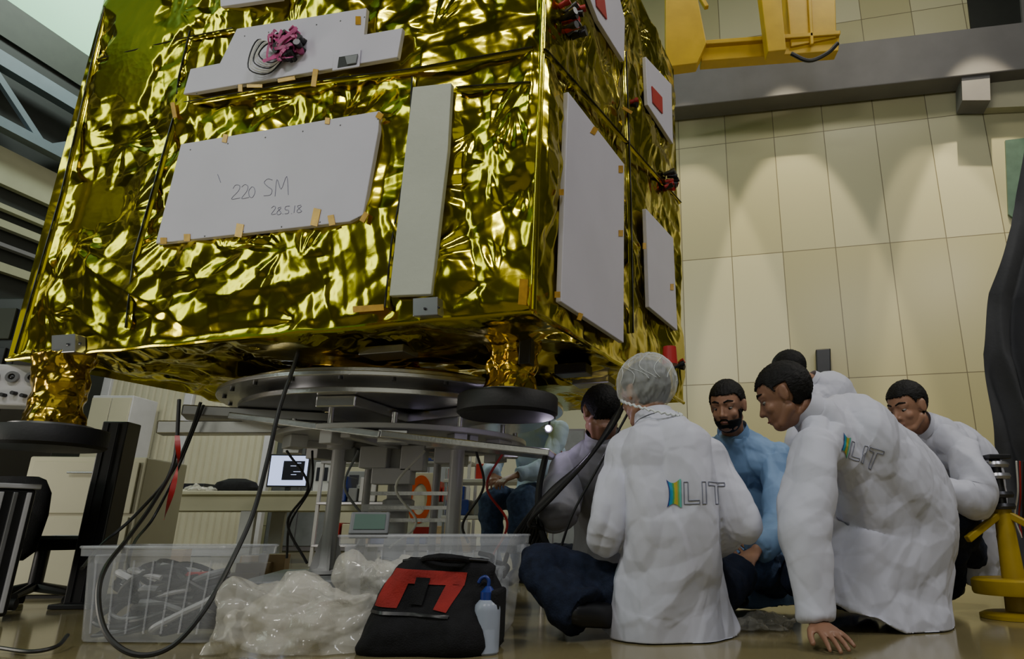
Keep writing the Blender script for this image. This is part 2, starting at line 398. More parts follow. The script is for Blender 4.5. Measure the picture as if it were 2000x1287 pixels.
foilgrid(mb,Cn,ea,eb,La,Lb,V((0,0,-1)),3,.011,1.7)
foilgrid(mb,Cl,eb,Z3,Lb,TOP-SZ,-nR,4,.03)
foilgrid(mb,Cr,ea,Z3,La,TOP-SZ,-nL,5,.04)
foilgrid(mb,Cn+Z3*(TOP-SZ),ea,eb,La,Lb,Z3,6,.04)
sb=mk(mb,'body','foil',sat,True,ang=180)
oL=.03
def LF(u,v,off=oL): return hitp(u,v,Cn+nL*off,nL)
def RF(u,v,off=oL): return hitp(u,v,Cn+nR*off,nR)
def panel(pxs,face,mat='panel',name='radiator_panel',off=.012,th=.024,label=None,bevel=.003):
    f,n=(LF,nL) if face=='L' else (RF,nR)
    mb=MB(); mb.prism([f(u,v,off) for u,v in pxs],n*th); return mk(mb,name,mat,sat,False,bevel,label)
PX1=[(362,286),(748,222),(745,262),(716,424),(690,437),(313,479)]
panel(PX1,'L',label='white panel with handwriting')
panel([(470,62),(722,22),(717,74),(792,61),(782,118),(366,189),(380,140),(437,129)],'L',label='stepped white panel')
panel([(436,-30),(560,-30),(556,2),(438,19)],'L')
panel([(812,176),(887,168),(880,300),(848,578),(767,581),(790,370)],'L','strip','radiator_strip',label='narrow pale strip panel')
panel([(1100,181),(1211,322),(1209,670),(1085,590)],'R')
panel([(1254,112),(1305,166),(1308,282),(1258,206)],'R')
panel([(1254,408),(1308,466),(1316,646),(1260,600)],'R')
panel([(1132,-30),(1196,-30),(1213,40),(1211,122),(1160,42)],'R')
panel([(1272,168),(1292,190),(1293,222),(1274,200)],'R','red','red_marker',.037,.006,bevel=0)
panel([(1160,-30),(1178,-10),(1184,38),(1164,12)],'R','red','red_marker',.037,.006,bevel=0)
panel([(653,105),(706,97),(703,131),(650,139)],'L','panel','socket_frame',.037,.006)
panel([(663,112),(700,106),(697,126),(660,133)],'L','dark','socket',.0405,.004,bevel=0)
panel([(676,112),(700,108),(697,124),(680,127)],'L','grey','socket_cover',.0425,.008,bevel=0)
for pc in ([(478,70),(712,33)],[(384,182),(776,114)],[(372,292),(738,232)],[(325,470),(700,424)]):
    for t in (0,.2,.4,.6,.8,1):
        u=pc[0][0]*(1-t)+pc[1][0]*t; v=pc[0][1]*(1-t)+pc[1][1]*t; q=LF(u,v,.036); mb=MB(); mb.ell(q,.0035,None,8,6); mk(mb,'screw','grey',sat)
def seam(pxs,face,w=.012,mat='foil'):
    f,n=(LF,nL) if face=='L' else (RF,nR)
    pts=[]
    for i in range(len(pxs)-1):
        for k in range(12):
            t=k/12; u=pxs[i][0]*(1-t)+pxs[i+1][0]*t; v=pxs[i][1]*(1-t)+pxs[i+1][1]*t
            pts.append(f(u,v,.020+.004*math.sin(k*1.7)))
    pts.append(f(*pxs[-1],.02))
    vs=[];fs=[]
    for i,a in enumerate(pts):
        b=pts[min(i+1,len(pts)-1)]; a_=pts[max(i-1,0)]; t=(b-a_).normalized(); s=t.cross(n)*w
        vs+=[a-s-n*.014,a+n*.006,a+s-n*.014]
        if i<len(pts)-1: fs+=[(3*i,3*i+1,3*i+4,3*i+3),(3*i+1,3*i+2,3*i+5,3*i+4)]
    mb=MB(); mb.add(vs,fs); mk(mb,'foil_seam',mat,sat,ang=180)
    mb=MB(); mb.tube([p+n*.004 for p in pts],.0030,5); mk(mb,'seam_line','darkmetal',sat)
seam([(190,116),(370,72),(455,55)],'L'); seam([(345,200),(350,150),(372,60)],'L'); seam([(246,640),(262,500),(345,210)],'L')
seam([(806,150),(798,300),(766,470),(752,600)],'L'); seam([(360,200),(560,165),(800,135),(1040,92)],'L')
seam([(892,170),(1035,160)],'L'); seam([(30,690),(120,380),(205,15)],'L'); seam([(1065,95),(1150,190),(1330,395)],'R'); seam([(1236,650),(1232,400),(1222,100)],'R')
TP=[('L',468,450,14,26,10),('L',617,424,14,34,12),('L',648,430,12,20,-10),('L',366,464,12,14,0),('L',712,424,20,10,-60),('L',615,152,10,34,8),('L',560,155,34,7,-10),('L',470,172,8,14,0),('L',440,270,9,16,12),('L',640,236,9,12,5),('L',742,226,12,12,30),('L',498,168,30,6,0),('L',340,215,30,8,80),('L',720,602,60,12,-4),('L',1022,570,16,50,4),('L',700,40,10,16,0),('L',320,470,12,12,0),
 ('R',1096,375,8,12,0),('R',1212,330,8,14,0),('R',1212,455,8,12,0),('R',1160,255,10,14,30),('R',1132,618,8,14,20),('R',1258,480,6,12,0),('R',1312,560,6,12,0),('R',1088,575,10,12,0),('R',1225,215,20,6,30)]
for fc,u,v,w,h,a in TP:
    a=math.radians(a); q=[]
    for sx,sy in ((-1,-1),(1,-1),(1,1),(-1,1)):
        dx=sx*w/2;dy=sy*h/2; q.append((u+dx*math.cos(a)-dy*math.sin(a),v+dx*math.sin(a)+dy*math.cos(a)))
    panel(q,fc,'kapton','tape',.036,.003,bevel=0)
strokes=[[(455,368),(460,361),(468,362),(466,372),(452,388),(469,386)],[(472,365),(478,360),(484,363),(482,373),(472,387),(486,385)],[(492,364),(486,372),(487,383),(493,385),(498,375),(496,366),(492,364)],
[(532,351),(523,349),(516,356),(523,364),(531,370),(528,380),(515,382)],[(537,383),(541,350),(549,369),(560,344),(563,380)],[(425,340),(431,356)],
[(530,406),(535,402),(538,406),(530,418),(539,417)],[(549,404),(543,406),(546,411),(549,416),(543,419),(541,414),(549,406)],[(552,417),(553,417.8)],[(566,402),(558,403),(557,409),(563,410),(563,416),(556,417)],[(569,416),(570,417)],[(576,401),(574,415)],[(588,400),(581,402),(584,407),(589,412),(583,415),(580,411),(589,402)]]
for st in strokes:
    mb=MB(); mb.tube(cr([LF(u,v,.0365) for u,v in st],4) if len(st)>2 else [LF(u,v,.0365) for u,v in st],.0011,6); mk(mb,'handwritten_character','ink',sat)
def cluster(face,u,v,R,n,seed,mats=('darkmetal','red'),sc=1.0):
    f,nn=(LF,nL) if face=='L' else (RF,nR); rr=random.Random(seed)
    ex=ea if face=='L' else eb
    for i in range(n):
        an=rr.random()*6.28; r=R*math.sqrt(rr.random()); p=f(u,v,.02)+ex*(r*math.cos(an))+Z3*(r*math.sin(an))
        d=(nn+ex*rr.uniform(-.5,.5)+Z3*rr.uniform(-.5,.5)).normalized()
        t=MB(); L=rr.uniform(.04,.075); t.tube([p,p+d*L*.6,p+d*L*.61,p+d*L],[.012*sc,.012*sc,.016*sc,.016*sc],12)
        j=i%len(mats); mk(t,'connector_cap' if j else 'connector',mats[j],sat)
cluster('L',578,96,.085,24,1,('darkmetal','blackpl','pink','darkmetal')); cluster('R',1107,38,.08,16,2,('darkmetal','red','blackpl')); cluster('R',1300,352,.07,14,3,('blackpl','red','darkmetal')); cluster('R',1232,206,.02,2,4); cluster('R',1318,712,.03,3,5)
rr=random.Random(5)
for k in range(12):
    p=LF(565,92,.05)+ea*rr.uniform(-.05,.07)+Z3*rr.uniform(-.04,.06); q=[p]
    for j in range(4): q.append(p+ea*rr.uniform(-.05,.06)+Z3*rr.uniform(-.05,.05)+nL*rr.uniform(0,.05))
    mb=MB(); pts=cr(q,5); vs=[]; w=Z3*.009+ea*.007
    for p_ in pts: vs+=[p_-w,p_+w]
    mb.add(vs,[(2*i,2*i+2,2*i+3,2*i+1) for i in range(len(pts)-1)])
    mk(mb,'ribbon','pink',sat,ang=180)
for k in range(7):
    p=LF(548,100,.05); q=[p+ea*rr.uniform(-.04,.02),p+ea*(.05+.015*k)*.8+nL*.03+Z3*(.03+.006*k),p+ea*(.09+.008*k)+Z3*(-.02-.01*k)+nL*.03,p+ea*.05-Z3*(.05+.01*k),p-Z3*.04-ea*.03]
    mb=MB(); mb.tube(cr(q,6),.003,6); mk(mb,'wire','paper' if k%3 else 'cable',sat)
for (u0,v0,u1,v1) in ((820,588,868,625),(123,658,168,695)):
    panel([(u0,v0+2),(u1,v0-1),(u1,v1-3),(u0,v1)],'L','alud','bracket',.0,.05,label='small grey metal bracket')
    panel([(u0+8,v0+12),(u0+13,v0+12),(u0+13,v0+17),(u0+8,v0+17)],'L','darkmetal','bolt',.05,.006)
    panel([(u1-13,v0+10),(u1-8,v0+10),(u1-8,v0+15),(u1-13,v0+15)],'L','darkmetal','bolt',.05,.006)
def under(u,v,w,d,h,mat,name):
    p=G(u,v,SZ); mb=MB(); a=math.atan2(-ea.y,-ea.x); mb.box(p-Z3*(h/2-.005),(w,d,h),a); mk(mb,name,mat,sat,False,.004)
under(760,683,.22,.12,.035,'alud','underside_plate'); under(1120,715,.16,.1,.05,'darkmetal','underside_plate'); under(1160,740,.2,.12,.04,'alud','underside_plate')
under(1030,660,.05,.05,.12,'darkmetal','support_pin'); under(808,715,.045,.045,.10,'red','support_pin')
mb=MB(); mb.tube([G(1308,690,SZ)+V((0,0,.03)),G(1308,690,SZ)-Z3*.05],[.03,.035],16); mk(mb,'connector','red',sat)
def hem_(a,b,n):
    mb=MB(); N=60; pts=[];rad=[]
    for i in range(N+1):
        t=i/N; p=a.lerp(b,t)+V((0,0,-.004+.008*noise.noise(V((t*17,3,1)))))+n*.006*noise.noise(V((t*21,1,7)))
        pts.append(p); rad.append(.011+.006*noise.noise(V((t*25,9,2))))
    mb.tube(pts,rad,8); mk(mb,'foil_hem','foil',sat,ang=20)
hem_(Cl,Cn,nL); hem_(Cn,Cr,nR)
mb=MB(); mb.tube([Cn+Z3*.0,Cn+Z3*.6,Cn+Z3*1.2,Cn+Z3*2.4],[.014,.012,.014,.012],10); mk(mb,'foil_corner','foil',sat)
def leg(cx,cy,z0,D_,padh,lr):
    mb=MB(); N=44
    a=math.atan2(-ea.y,-ea.x); R=Matrix.Rotation(a,3,'Z'); secs=[]
    for i in range(N+1):
        t=i/N; z=z0+padh+(SZ-z0-padh)*t; r=lr*(1+.05*math.sin(t*14)+.10*(abs(t-.5)*2)**2)
        secs.append((V((cx,cy,z)),R@V((1,0,0)),R@V((0,1,0)),r,r*.95))
    mb.loft(secs,90)
    lg=mk(mb,'leg','foil2',sat,True,ang=180,label='leg wrapped in amber foil'); disp(lg.data,[(.08,.012),(.045,.0065),(.025,.002)],int(abs(cx)*10)+3,None,(1,1,.8))
    mb=MB(); r=D_/2; mb.lathe(V((cx,cy,z0)),[(0.001,0),(r*.93,0),(r,padh*.15),(r,padh*.9),(r*.97,padh),(.001,padh)],64)
    mk(mb,'foot_pad','black',sat,True,label='thick round black pad')
    mb=MB(); mb.lathe(V((cx,cy,z0+padh)),[(.001,0),(lr*1.5,0),(lr*1.5,.015),(.001,.015)],32); mk(mb,'flange','alud',sat)
p1=W(992,795,2.72); leg(p1.x,p1.y,p1.z-.04,.41,.085,.095)
p2=W(103,860,2.92); leg(p2.x-.02,p2.y,p2.z-.035,.43,.085,.10)
bx=W(42,756,3.05); mb=MB(); mb.box(bx,(.28,.12,.19),.2); cb=mk(mb,'connector_box','wsteel',sat,False,.008,'white connector box with round sockets')
RB2=Matrix.Rotation(.2,3,'Z')
for i in range(3):
    q=bx+RB2@V((-.085+.078*i,-.062,.035)); mb=MB(); R=RB2@Matrix.Rotation(math.pi/2,3,'X'); mb.ringprof(q,.014,.026,-.008,.012,24,R); mk(mb,'socket','alud',cb)
    mb=MB(); mb.ell(q,.012,None,10,8); mk(mb,'socket_core','darkmetal',cb)
for i in range(4):
    q=bx+RB2@V((-.06+.04*i,-.058,-.04-.01*(i%2))); mb=MB(); mb.tube([q,q+V((0,-.025,0))],.009,12); mk(mb,'plug','darkmetal',cb)
mb=MB(); mb.beam(bx+V((.1,0,.09)),bx+V((.12,.15,.28)),.05,.05); mk(mb,'box_bracket','alud',cb,False)
# ---------------------------------------------------------------- rotary stand
SC=V((-1.16,3.6,0)); st=thing('rotary_stand','aluminium rotary stand with stacked rings and white columns under the satellite','turntable stand',SC)
def ring(name,ri,ro,z0,z1,mat,dx=0,dy=0,seg=96,label=None):
    mb=MB(); mb.ringprof(SC+V((dx,dy,0)),ri,ro,z0,z1,seg); return mk(mb,name,mat,st,True,.004,label)
ring('adapter_ring',.50,.55,1.03,1.10,'foil2')
ring('upper_ring',.60,.80,1.008,1.032,'alu')
ring('bearing_ring',.62,.88,.976,.998,'alu')
ring('spacer_ring',.60,.66,.948,1.01,'alud')
ring('lower_ring',.40,.78,.922,.948,'alu')
ring('hub_plate',.02,.36,.93,.945,'alud')
for k in range(24):
    a=k/24*6.283; mb=MB(); q=SC+V((.84*math.cos(a),.84*math.sin(a),.977)); mb.tube([q,q-Z3*.012],.010,8); mk(mb,'bolt','darkmetal',st)
for k,a in enumerate((math.radians(205),math.radians(325),math.radians(85),math.radians(265))):
    d=V((math.cos(a),math.sin(a),0)); mb=MB(); s=V((-d.y,d.x,0))
    P0=SC+d*.15;P1=SC+d*(1.0 if k<3 else .72)
    mb.prism([P0-s*.15+Z3*.87,P1-s*.09+Z3*.87,P1+s*.09+Z3*.87,P0+s*.15+Z3*.87],Z3*.05); mk(mb,'arm','alu' if k%2 else 'alud',st,False,.006)
mb=MB(); a0=W(312,836,3.15); b0=W(600,836,3.35); mb.beam(a0,b0,.10,.06); mk(mb,'cross_bar','alu',st,False,.005)
mb=MB(); a0=W(760,852,3.0); b0=W(1080,888,2.95); mb.beam(a0,b0,.20,.03); mk(mb,'cross_bar','alu',st,False,.005)
mb=MB(); a0=W(470,815,3.2); b0=W(760,852,3.0); mb.beam(a0,b0,.16,.03); mk(mb,'cross_bar','alu',st,False,.005)
c0=SC+V((.04,0,0))
ring('lower_flange',.10,.64,.790,.815,'wsteel',.04)
for k in range(6):
    a=k/6*6.283+.35; d=V((math.cos(a),math.sin(a),0)); mb=MB(); mb.beam(c0+d*.10+Z3*.773,c0+d*.58+Z3*.773,.05,.035); mk(mb,'flange_rib','wsteel',st,False,.004)
for k in range(12):
    a=k/12*6.283+.2; d=V((math.cos(a),math.sin(a),0)); q=c0+d*.56
    mb=MB(); mb.box(q+Z3*.760,(.08,.13 if k%2 else .07,.06),a); mk(mb,'clamp_block','wsteel' if k%3 else 'alu',st,False,.004)
    mb=MB(); mb.tube([c0+d*.58+Z3*.815,c0+d*.58+Z3*.87],.014,10); mk(mb,'spacer_post','alu',st)
cc=SC+V((.03,0,0))
for k,(dx,dz,w,h) in enumerate(((-.10,.71,.14,.11),(.10,.705,.12,.13),(0,.615,.20,.08),(-.24,.725,.09,.07),(.26,.72,.10,.08))):
    mb=MB(); mb.box(cc+V((dx,-.12,dz)),(w,.09,h)); mk(mb,'drive_housing','wsteel' if k!=3 else 'grey',st,False,.005)
mb=MB(); mb.lathe(cc,[(.001,.16),(.10,.16),(.10,.18),(.056,.20),(.056,.45),(.08,.46),(.08,.50),(.062,.51),(.062,.64),(.10,.66),(.10,.785),(.001,.785)],32); mk(mb,'central_column','wsteel',st)
for (u,yy) in ((650,3.45),(886,3.45),(712,3.95),(848,3.98)):
    q=W(u,1000,yy); q.z=0; mb=MB(); r=.036 if yy<3.6 else .022
    mb.lathe(q,[(.001,.15),(.08,.15),(.08,.165),(r*1.15,.175),(r,.19),(r,.745),(r*1.8,.75),(r*1.8,.79),(.001,.79)],28); mk(mb,'column','wsteel',st)
    if yy<3.6:
        for k in range(4):
            a=k/4*6.283+.5; d=V((math.cos(a),math.sin(a),0)); s=V((-d.y,d.x,0))*.005; mb=MB()
            mb.prism([q+d*.02+Z3*.16-s,q+d*.08+Z3*.16-s,q+d*.03+Z3*.36-s],s*2); mk(mb,'column_gusset','wsteel',st,False)
for z in (.40,.46,.53):
    mb=MB(); mb.beam(cc+V((-.10,-.14,z)),cc+V((.36,-.14,z)),.018,.018); mk(mb,'tie_rod','alu',st,False)
mb=MB(); mb.box(cc+V((-.02,-.12,.46)),(.24,.05,.035)); mk(mb,'clamp_plate','wsteel',st,False,.004)
mb=MB(); mb.box(SC+V((.0,0,.10)),(1.15,.9,.09),.25); mk(mb,'base_plate','grey',st,False,.01)
for dx,dy in ((-.5,-.38),(.5,-.38),(-.5,.38),(.5,.38)):
    mb=MB(); q=SC+Matrix.Rotation(.25,3,'Z')@V((dx,dy,.03)); mb.tube([q-Z3*.03,q+Z3*.03],.04,16); mk(mb,'levelling_foot','black',st)
# ---------------------------------------------------------------- cables
def cable(px,r,label,mat='cable',name='cable',n=8):
    pts=[]
    for q in px:
        p=W(*q)
        if p.z<r+.002: p=G(q[0],q[1],r+.002)
        pts.append(p)
    pp=cr(pts,n)
    for p in pp: p.z=max(p.z,r+.001)
    mb=MB(); mb.tube(pp,r,8); return mk(mb,name,mat,label=label,cat='cable')
cable([(583,685,2.62),(572,720,2.5),(545,800,2.4),(522,900,2.35),(495,1000,2.3),(455,1090,2.22),(400,1190,2.1),(335,1262,2.05),(265,1278,2.02),(210,1240,2.05),(192,1170,2.12),(205,1110,2.2),(250,1050,2.4),(300,980,2.6),(340,900,2.75),(350,780,2.8)],.0075,'thick black cable hanging from the satellite and looping on the floor')
cable([(392,785,3.0),(370,850,3.0),(330,930,3.0),(260,1010,3.0),(200,1062,2.9),(160,1110,2.6)],.007,'black cable draping down to a clear crate')
cable([(398,790,3.1),(345,920,3.1),(300,1010,3.1),(262,1060,2.9),(250,1120,2.5),(270,1170,2.45)],.006,'thin black cable going into a clear crate')
cable([(0,1265,2.2),(60,1272,2.15),(110,1262,2.2),(132,1240,2.3)],.006,'thin black cable lying on the glossy floor')
for k in range(9):
    o=k*7
    cable([(1222-o*.4,785+o*.5,2.62+k*.01),(1192-o*.7,840+o*.9,2.66),(1135-o*.9,905+o*1.1,2.72),(1072-o*.7,960+o*1.1,2.8),(1010+o*.9,1035,2.9),(990+o,1080,2.95)],.0075,'black cable in a bundle reaching down beside a person')
cable([(1230,800,2.6),(1175,900,2.6),(1120,1000,2.62),(1095,1070,2.65)],.005,'thin black cable hanging beside a person')
cable([(1068,880,2.9),(1052,960,2.9),(1056,1030,2.9),(1080,1090,2.9)],.014,'thick black hose hanging beside the stand')
for k,(ua,ub,vb,yy) in enumerate(((560,600,1100,3.3),(700,690,1080,3.2),(930,915,1060,3.2),(985,960,1090,3.3),(610,560,1090,3.5),(830,760,1070,3.3))):
    cable([(ua,880,yy),((ua+ub)/2+22*(-1)**k,950,yy-.05),((ua+ub)/2-18*(-1)**k,1020,yy),(ub,vb,yy)],.006,'thin cable hanging from the rotary stand',('cable','grey','cable','red','cable','paper')[k])
mb=MB(); pts=cr([W(346,850,2.75),W(348,900,2.72),W(338,950,2.7),(W(320,1015,2.68))],6); vs=[]
for i,p in enumerate(pts):
    a=V((.010*math.cos(i*.3),.010*math.sin(i*.3),0)); vs+=[p-a,p+a]
mb.add(vs,[(2*i,2*i+2,2*i+3,2*i+1) for i in range(len(pts)-1)])
mk(mb,'warning_ribbon','red',label='red warning ribbon hanging on a cable',cat='ribbon',ang=180)
# ---------------------------------------------------------------- crates
def crate(cx,cy,w,d,h,rz,label,content,nc=26):
    t=thing('storage_crate',label,'plastic crate',V((cx,cy,0)),'clear plastic crates on the floor'); R=Matrix.Rotation(rz,3,'Z'); C=V((cx,cy,0))
    mb=MB(); k=.90
    def rect(w,d,z,n=5,r=.03):
        P=[]
        for (sx,sy,a0) in ((1,1,0),(-1,1,90),(-1,-1,180),(1,-1,270)):
            for i in range(n):
                a=math.radians(a0+90*i/(n-1)); P.append(C+R@V((sx*(w/2-r)+r*math.cos(a),sy*(d/2-r)+r*math.sin(a),z)))
        return P
    lv=[rect(w*k*.98,d*k*.98,.004),rect(w*k,d*k,.012),rect(w,d,h*.88),rect(w,d,h*.90),rect(w+.03,d+.03,h*.905),rect(w+.035,d+.035,h)]
    n=len(lv[0]); vs=sum(lv,[]); fs=[tuple(range(n-1,-1,-1))]
    for i in range(len(lv)-1):
        for j in range(n): j2=(j+1)%n; fs.append((i*n+j,i*n+j2,(i+1)*n+j2,(i+1)*n+j))
    mb.add(vs,fs); body=mk(mb,'body','clear',t,True)
    mb=MB(); rp=rect(w+.035,d+.035,h); mb.tube(rp+[rp[0]],.005,6,cap=False); mk(mb,'rim','clear',t)
    for sx in (-1,1):
        mb=MB(); q=C+R@V((sx*(w/2+.015),0,h*.86)); mb.box(q,(.035,d*.4,.03),rz); mk(mb,'handle','clear',t,False,.006)
    for i in range(7):
        mb=MB(); x=-w*.40+w*.8*i/6; a=C+R@V((x*k,-d/2*k-.004,.03)); b=C+R@V((x,-d/2-.004,h*.86)); mb.tube([a,b],.003,6); mk(mb,'rib','clear',t)
    rr=random.Random(content)
    for i in range(nc):
        x0=rr.uniform(-.3,.3)*w; y0=rr.uniform(-.30,.2)*d; q=[]
        z=rr.uniform(.03,h*.62); rad=rr.uniform(.05,.11); el=rr.uniform(.2,1.0)
        for j in range(9): q.append(C+R@V((max(-w*.4,min(w*.4,x0+rad*1.4*math.cos(j*.9+i))),max(-d*.38,min(d*.38,y0+rad*math.sin(j*.9+i))),max(.02,min(h*.85,z+rad*el*math.sin(j*.9+2*i)*.8+j*.006)))))
        mb=MB(); mb.tube(cr(q,5),rr.choice([.006,.009,.012]),8)
        mk(mb,'coiled_cable',rr.choice(['cable','grey','blackfab','darkmetal','grey','cable','wsteel']),label='coiled cable lying in a clear crate',cat='cable',group='cables in the crates')
    return t
crate(-1.535,2.50,.50,.28,.30,-.05,'clear plastic crate full of grey cables on the floor',3,34)
crate(-.66,2.66,.60,.40,.335,.03,'clear plastic crate with a wide rim behind a tool bag',8)
q=W(385,1122,2.45); mb=MB(); mb.box(q,(.09,.03,.02),.1); mk(mb,'circuit_module','red',smooth=False,bevel=.002,label='small red and white module on top of crated cables',cat='connector')
q=W(722,1025,2.62); t=thing('display_unit','small grey-green instrument lying tilted on a crate','instrument',V((q.x,q.y,.30)))
R=Matrix.Rotation(.3,3,'Z')@Matrix.Rotation(.9,3,'X')
mb=MB(); mb.box(q,(.14,.10,.035),R=R); mk(mb,'case','grey',t,False,.006)
mb=MB(); mb.box(q+R@V((0,0,.019)),(.11,.07,.004),R=R); mk(mb,'screen','green',t,False)
# ---------------------------------------------------------------- crumpled plastic bags
def crump(cx,cy,rx,ry,h,seed,label,mat='film',rz=0,name='plastic_bag',z0=.004,cat='plastic bag'):
    mb=MB(); nu,nv=220,100; vs=[];fs=[]; so=V((seed*7.7,seed*2.3,seed))
    for j in range(nv+1):
        ph=math.pi/2*j/nv
        for i in range(nu):
            th=2*math.pi*i/nu; d=V((math.cos(th)*math.cos(ph),math.sin(th)*math.cos(ph),math.sin(ph)))
            r=1+.42*noise.noise(d*1.3+so)
            p=V((d.x*rx*r,d.y*ry*r,h*(d.z**.7)*r)); p=Matrix.Rotation(rz,3,'Z')@p
            vs.append(V((cx,cy,z0))+p)
    for j in range(nv):
        for i in range(nu): i2=(i+1)%nu; fs.append((j*nu+i,j*nu+i2,(j+1)*nu+i2,(j+1)*nu+i))
    mb.add(vs,fs); o=mk(mb,name,mat,label=label,cat=cat,ang=180)
    disp(o.data,[(.55*rx,.11*rx),(.26*rx,.050*rx,(.3,1.2,1.2)),(.22*rx,.040*rx,(1.2,.35,.6)),(.10*rx,.009*rx,(.4,1,1))],seed,0.0,warp=.015); return o
crump(-.98,2.28,.26,.15,.20,1,'large crumpled translucent plastic bag lying on the floor',rz=.35)
crump(-.96,2.31,.20,.11,.14,21,'folded plastic film bundled inside the large bag',rz=.2)
crump(-.80,2.40,.17,.09,.26,4,'crumpled clear plastic wrap stacked against a crate')
crump(.56,2.72,.12,.08,.04,6,'small crumpled white plastic sheet on the floor')
# ---------------------------------------------------------------- tool bag
bp=G(828,1281,0); bx0=-.775; bx1=-.365; by=bp.y+.06
bagc=V(((bx0+bx1)/2,by+.05,0)); bag=thing('tool_bag','soft black tool bag with red panels and zipped top','tool bag',bagc)
mb=MB(); secs=[]
NS=28
for i in range(NS):
    t=i/(NS-1); z=.004+.270*t; wv=.208-.045*t; dd=.125*(1-.55*t**1.3)
    if t>.86: f=(t-.86)/.14; wv-=.045*f*f; dd*=(1-.45*f*f)
    if i==0: wv*=.97; dd*=.97
    secs.append((z,wv,dd,.038*t))
seg=84; vs=[];fs=[]
for (z,wv,dd,sx_) in secs:
    for k in range(seg):
        a=2*math.pi*k/seg; ca,sa=math.cos(a),math.sin(a); e=.42
        x=wv*math.copysign(abs(ca)**e,ca); y=dd*math.copysign(abs(sa)**e,sa)
        p=bagc+V((x+sx_,y,z)); p+=V((.010*noise.noise(p*9),.016*noise.noise(p*8),.014*noise.noise(p*7))) if z>.02 else V((0,0,0)); vs.append(p)
for i in range(NS-1):
    for k in range(seg): k2=(k+1)%seg; fs.append((i*seg+k,i*seg+k2,(i+1)*seg+k2,(i+1)*seg+k))
fs.append(tuple(range(seg-1,-1,-1))); fs.append(tuple((NS-1)*seg+k for k in range(seg))); mb.add(vs,fs)
bagb=mk(mb,'body','blackfab',bag,ang=180); disp(bagb.data,[(.14,.013),(.06,.004)],5,0.0)
bvb=BVHTree.FromPolygons([v.co+ROOT[bag] for v in bagb.data.vertices],[tuple(p.vertices) for p in bagb.data.polygons])
def project(bvh,pts,n,off=.004,back=.5):
    out=[]
    for p in pts:
        h=bvh.ray_cast(p+n*back,-n)
        out.append((h[0]+n*off) if h[0] is not None else None)
    return out
def patch(bvh,fn,n,nu,nv,name,mat,parent,off=.004,label=None):
    P=[fn(i/nu,j/nv) for j in range(nv+1) for i in range(nu+1)]
    Q=project(bvh,P,n,off); mb=MB(); fs=[]
    for j in range(nv):
        for i in range(nu):
            f=(j*(nu+1)+i,j*(nu+1)+i+1,(j+1)*(nu+1)+i+1,(j+1)*(nu+1)+i)
            if all(Q[k] is not None for k in f): fs.append(f)
    used=sorted({k for f in fs for k in f}); mp={k:i for i,k in enumerate(used)}
    if not used: return None
    mb.add([Q[k] for k in used],[tuple(mp[k] for k in f) for f in fs]); return mk(mb,name,mat,parent,label=label,ang=180)
def bil(q,Y):
    P=[W(u,v,Y) for u,v in q]
    return lambda a,b:(P[0].lerp(P[1],a)).lerp(P[3].lerp(P[2],a),b)
NB=V((0,-1,0)); Yb=by-.06
for q in ([(757,1110),(905,1120),(900,1146),(744,1138)],[(745,1136),(792,1140),(772,1188),(724,1184)],[(866,1142),(900,1144),(872,1196),(846,1190)]):
    patch(bvb,bil(q,Yb),NB,30,16,'red_panel','redfab',bag,.004)
patch(bvb,bil([(808,1128),(835,1130),(822,1182),(796,1180)],Yb),NB,12,12,'pull_tab','blackfab',bag,.008)
patch(bvb,bil([(716,1192),(880,1200),(878,1206),(714,1198)],Yb),NB,30,3,'piping','blackpl',bag,.008)
mb=MB(); mb.tube(cr([bagc+V((-.10,-.03,.262)),bagc+V((-.03,-.04,.268)),bagc+V((.09,-.04,.268)),bagc+V((.17,-.03,.262))],8),.005,8); mk(mb,'zipper','blackpl',bag)
mb=MB(); mb.tube(cr([bagc+V((-.04,-.03,.262)),bagc+V((-.01,-.07,.272)),bagc+V((.08,-.07,.272)),bagc+V((.11,-.03,.262))],8),.009,8); mk(mb,'carry_handle','blackfab',bag)
mb=MB(); mb.box(bagc+V((.205,-.02,.10)),(.03,.15,.16)); mk(mb,'side_pocket','blackfab',bag,False,.01)
# ---------------------------------------------------------------- wash bottle
q=G(941,1279,0); bc=V((q.x+.006,q.y+.02,0)); wb=thing('wash_bottle','milky plastic squeeze bottle with blue cap and nozzle','bottle',bc)
mb=MB(); mb.lathe(bc,[(.001,.001),(.036,.001),(.040,.006),(.040,.122),(.037,.138),(.026,.150),(.021,.153),(.001,.153)],32); mk(mb,'body','bottle',wb)
mb=MB(); mb.lathe(bc,[(.001,.006),(.036,.006),(.036,.07),(.001,.07)],24); mk(mb,'liquid','bottle',wb)
mb=MB(); mb.lathe(bc,[(.001,.151),(.023,.151),(.023,.174),(.017,.180),(.009,.190),(.001,.191)],24); mk(mb,'cap','blue',wb)
mb=MB(); mb.tube(cr([bc+V((0,0,.187)),bc+V((.0,0,.206)),bc+V((-.010,0,.217)),bc+V((-.024,0,.212)),bc+V((-.032,0,.198))],6),[.0055]*24+[.003]); mk(mb,'nozzle','blue',wb)
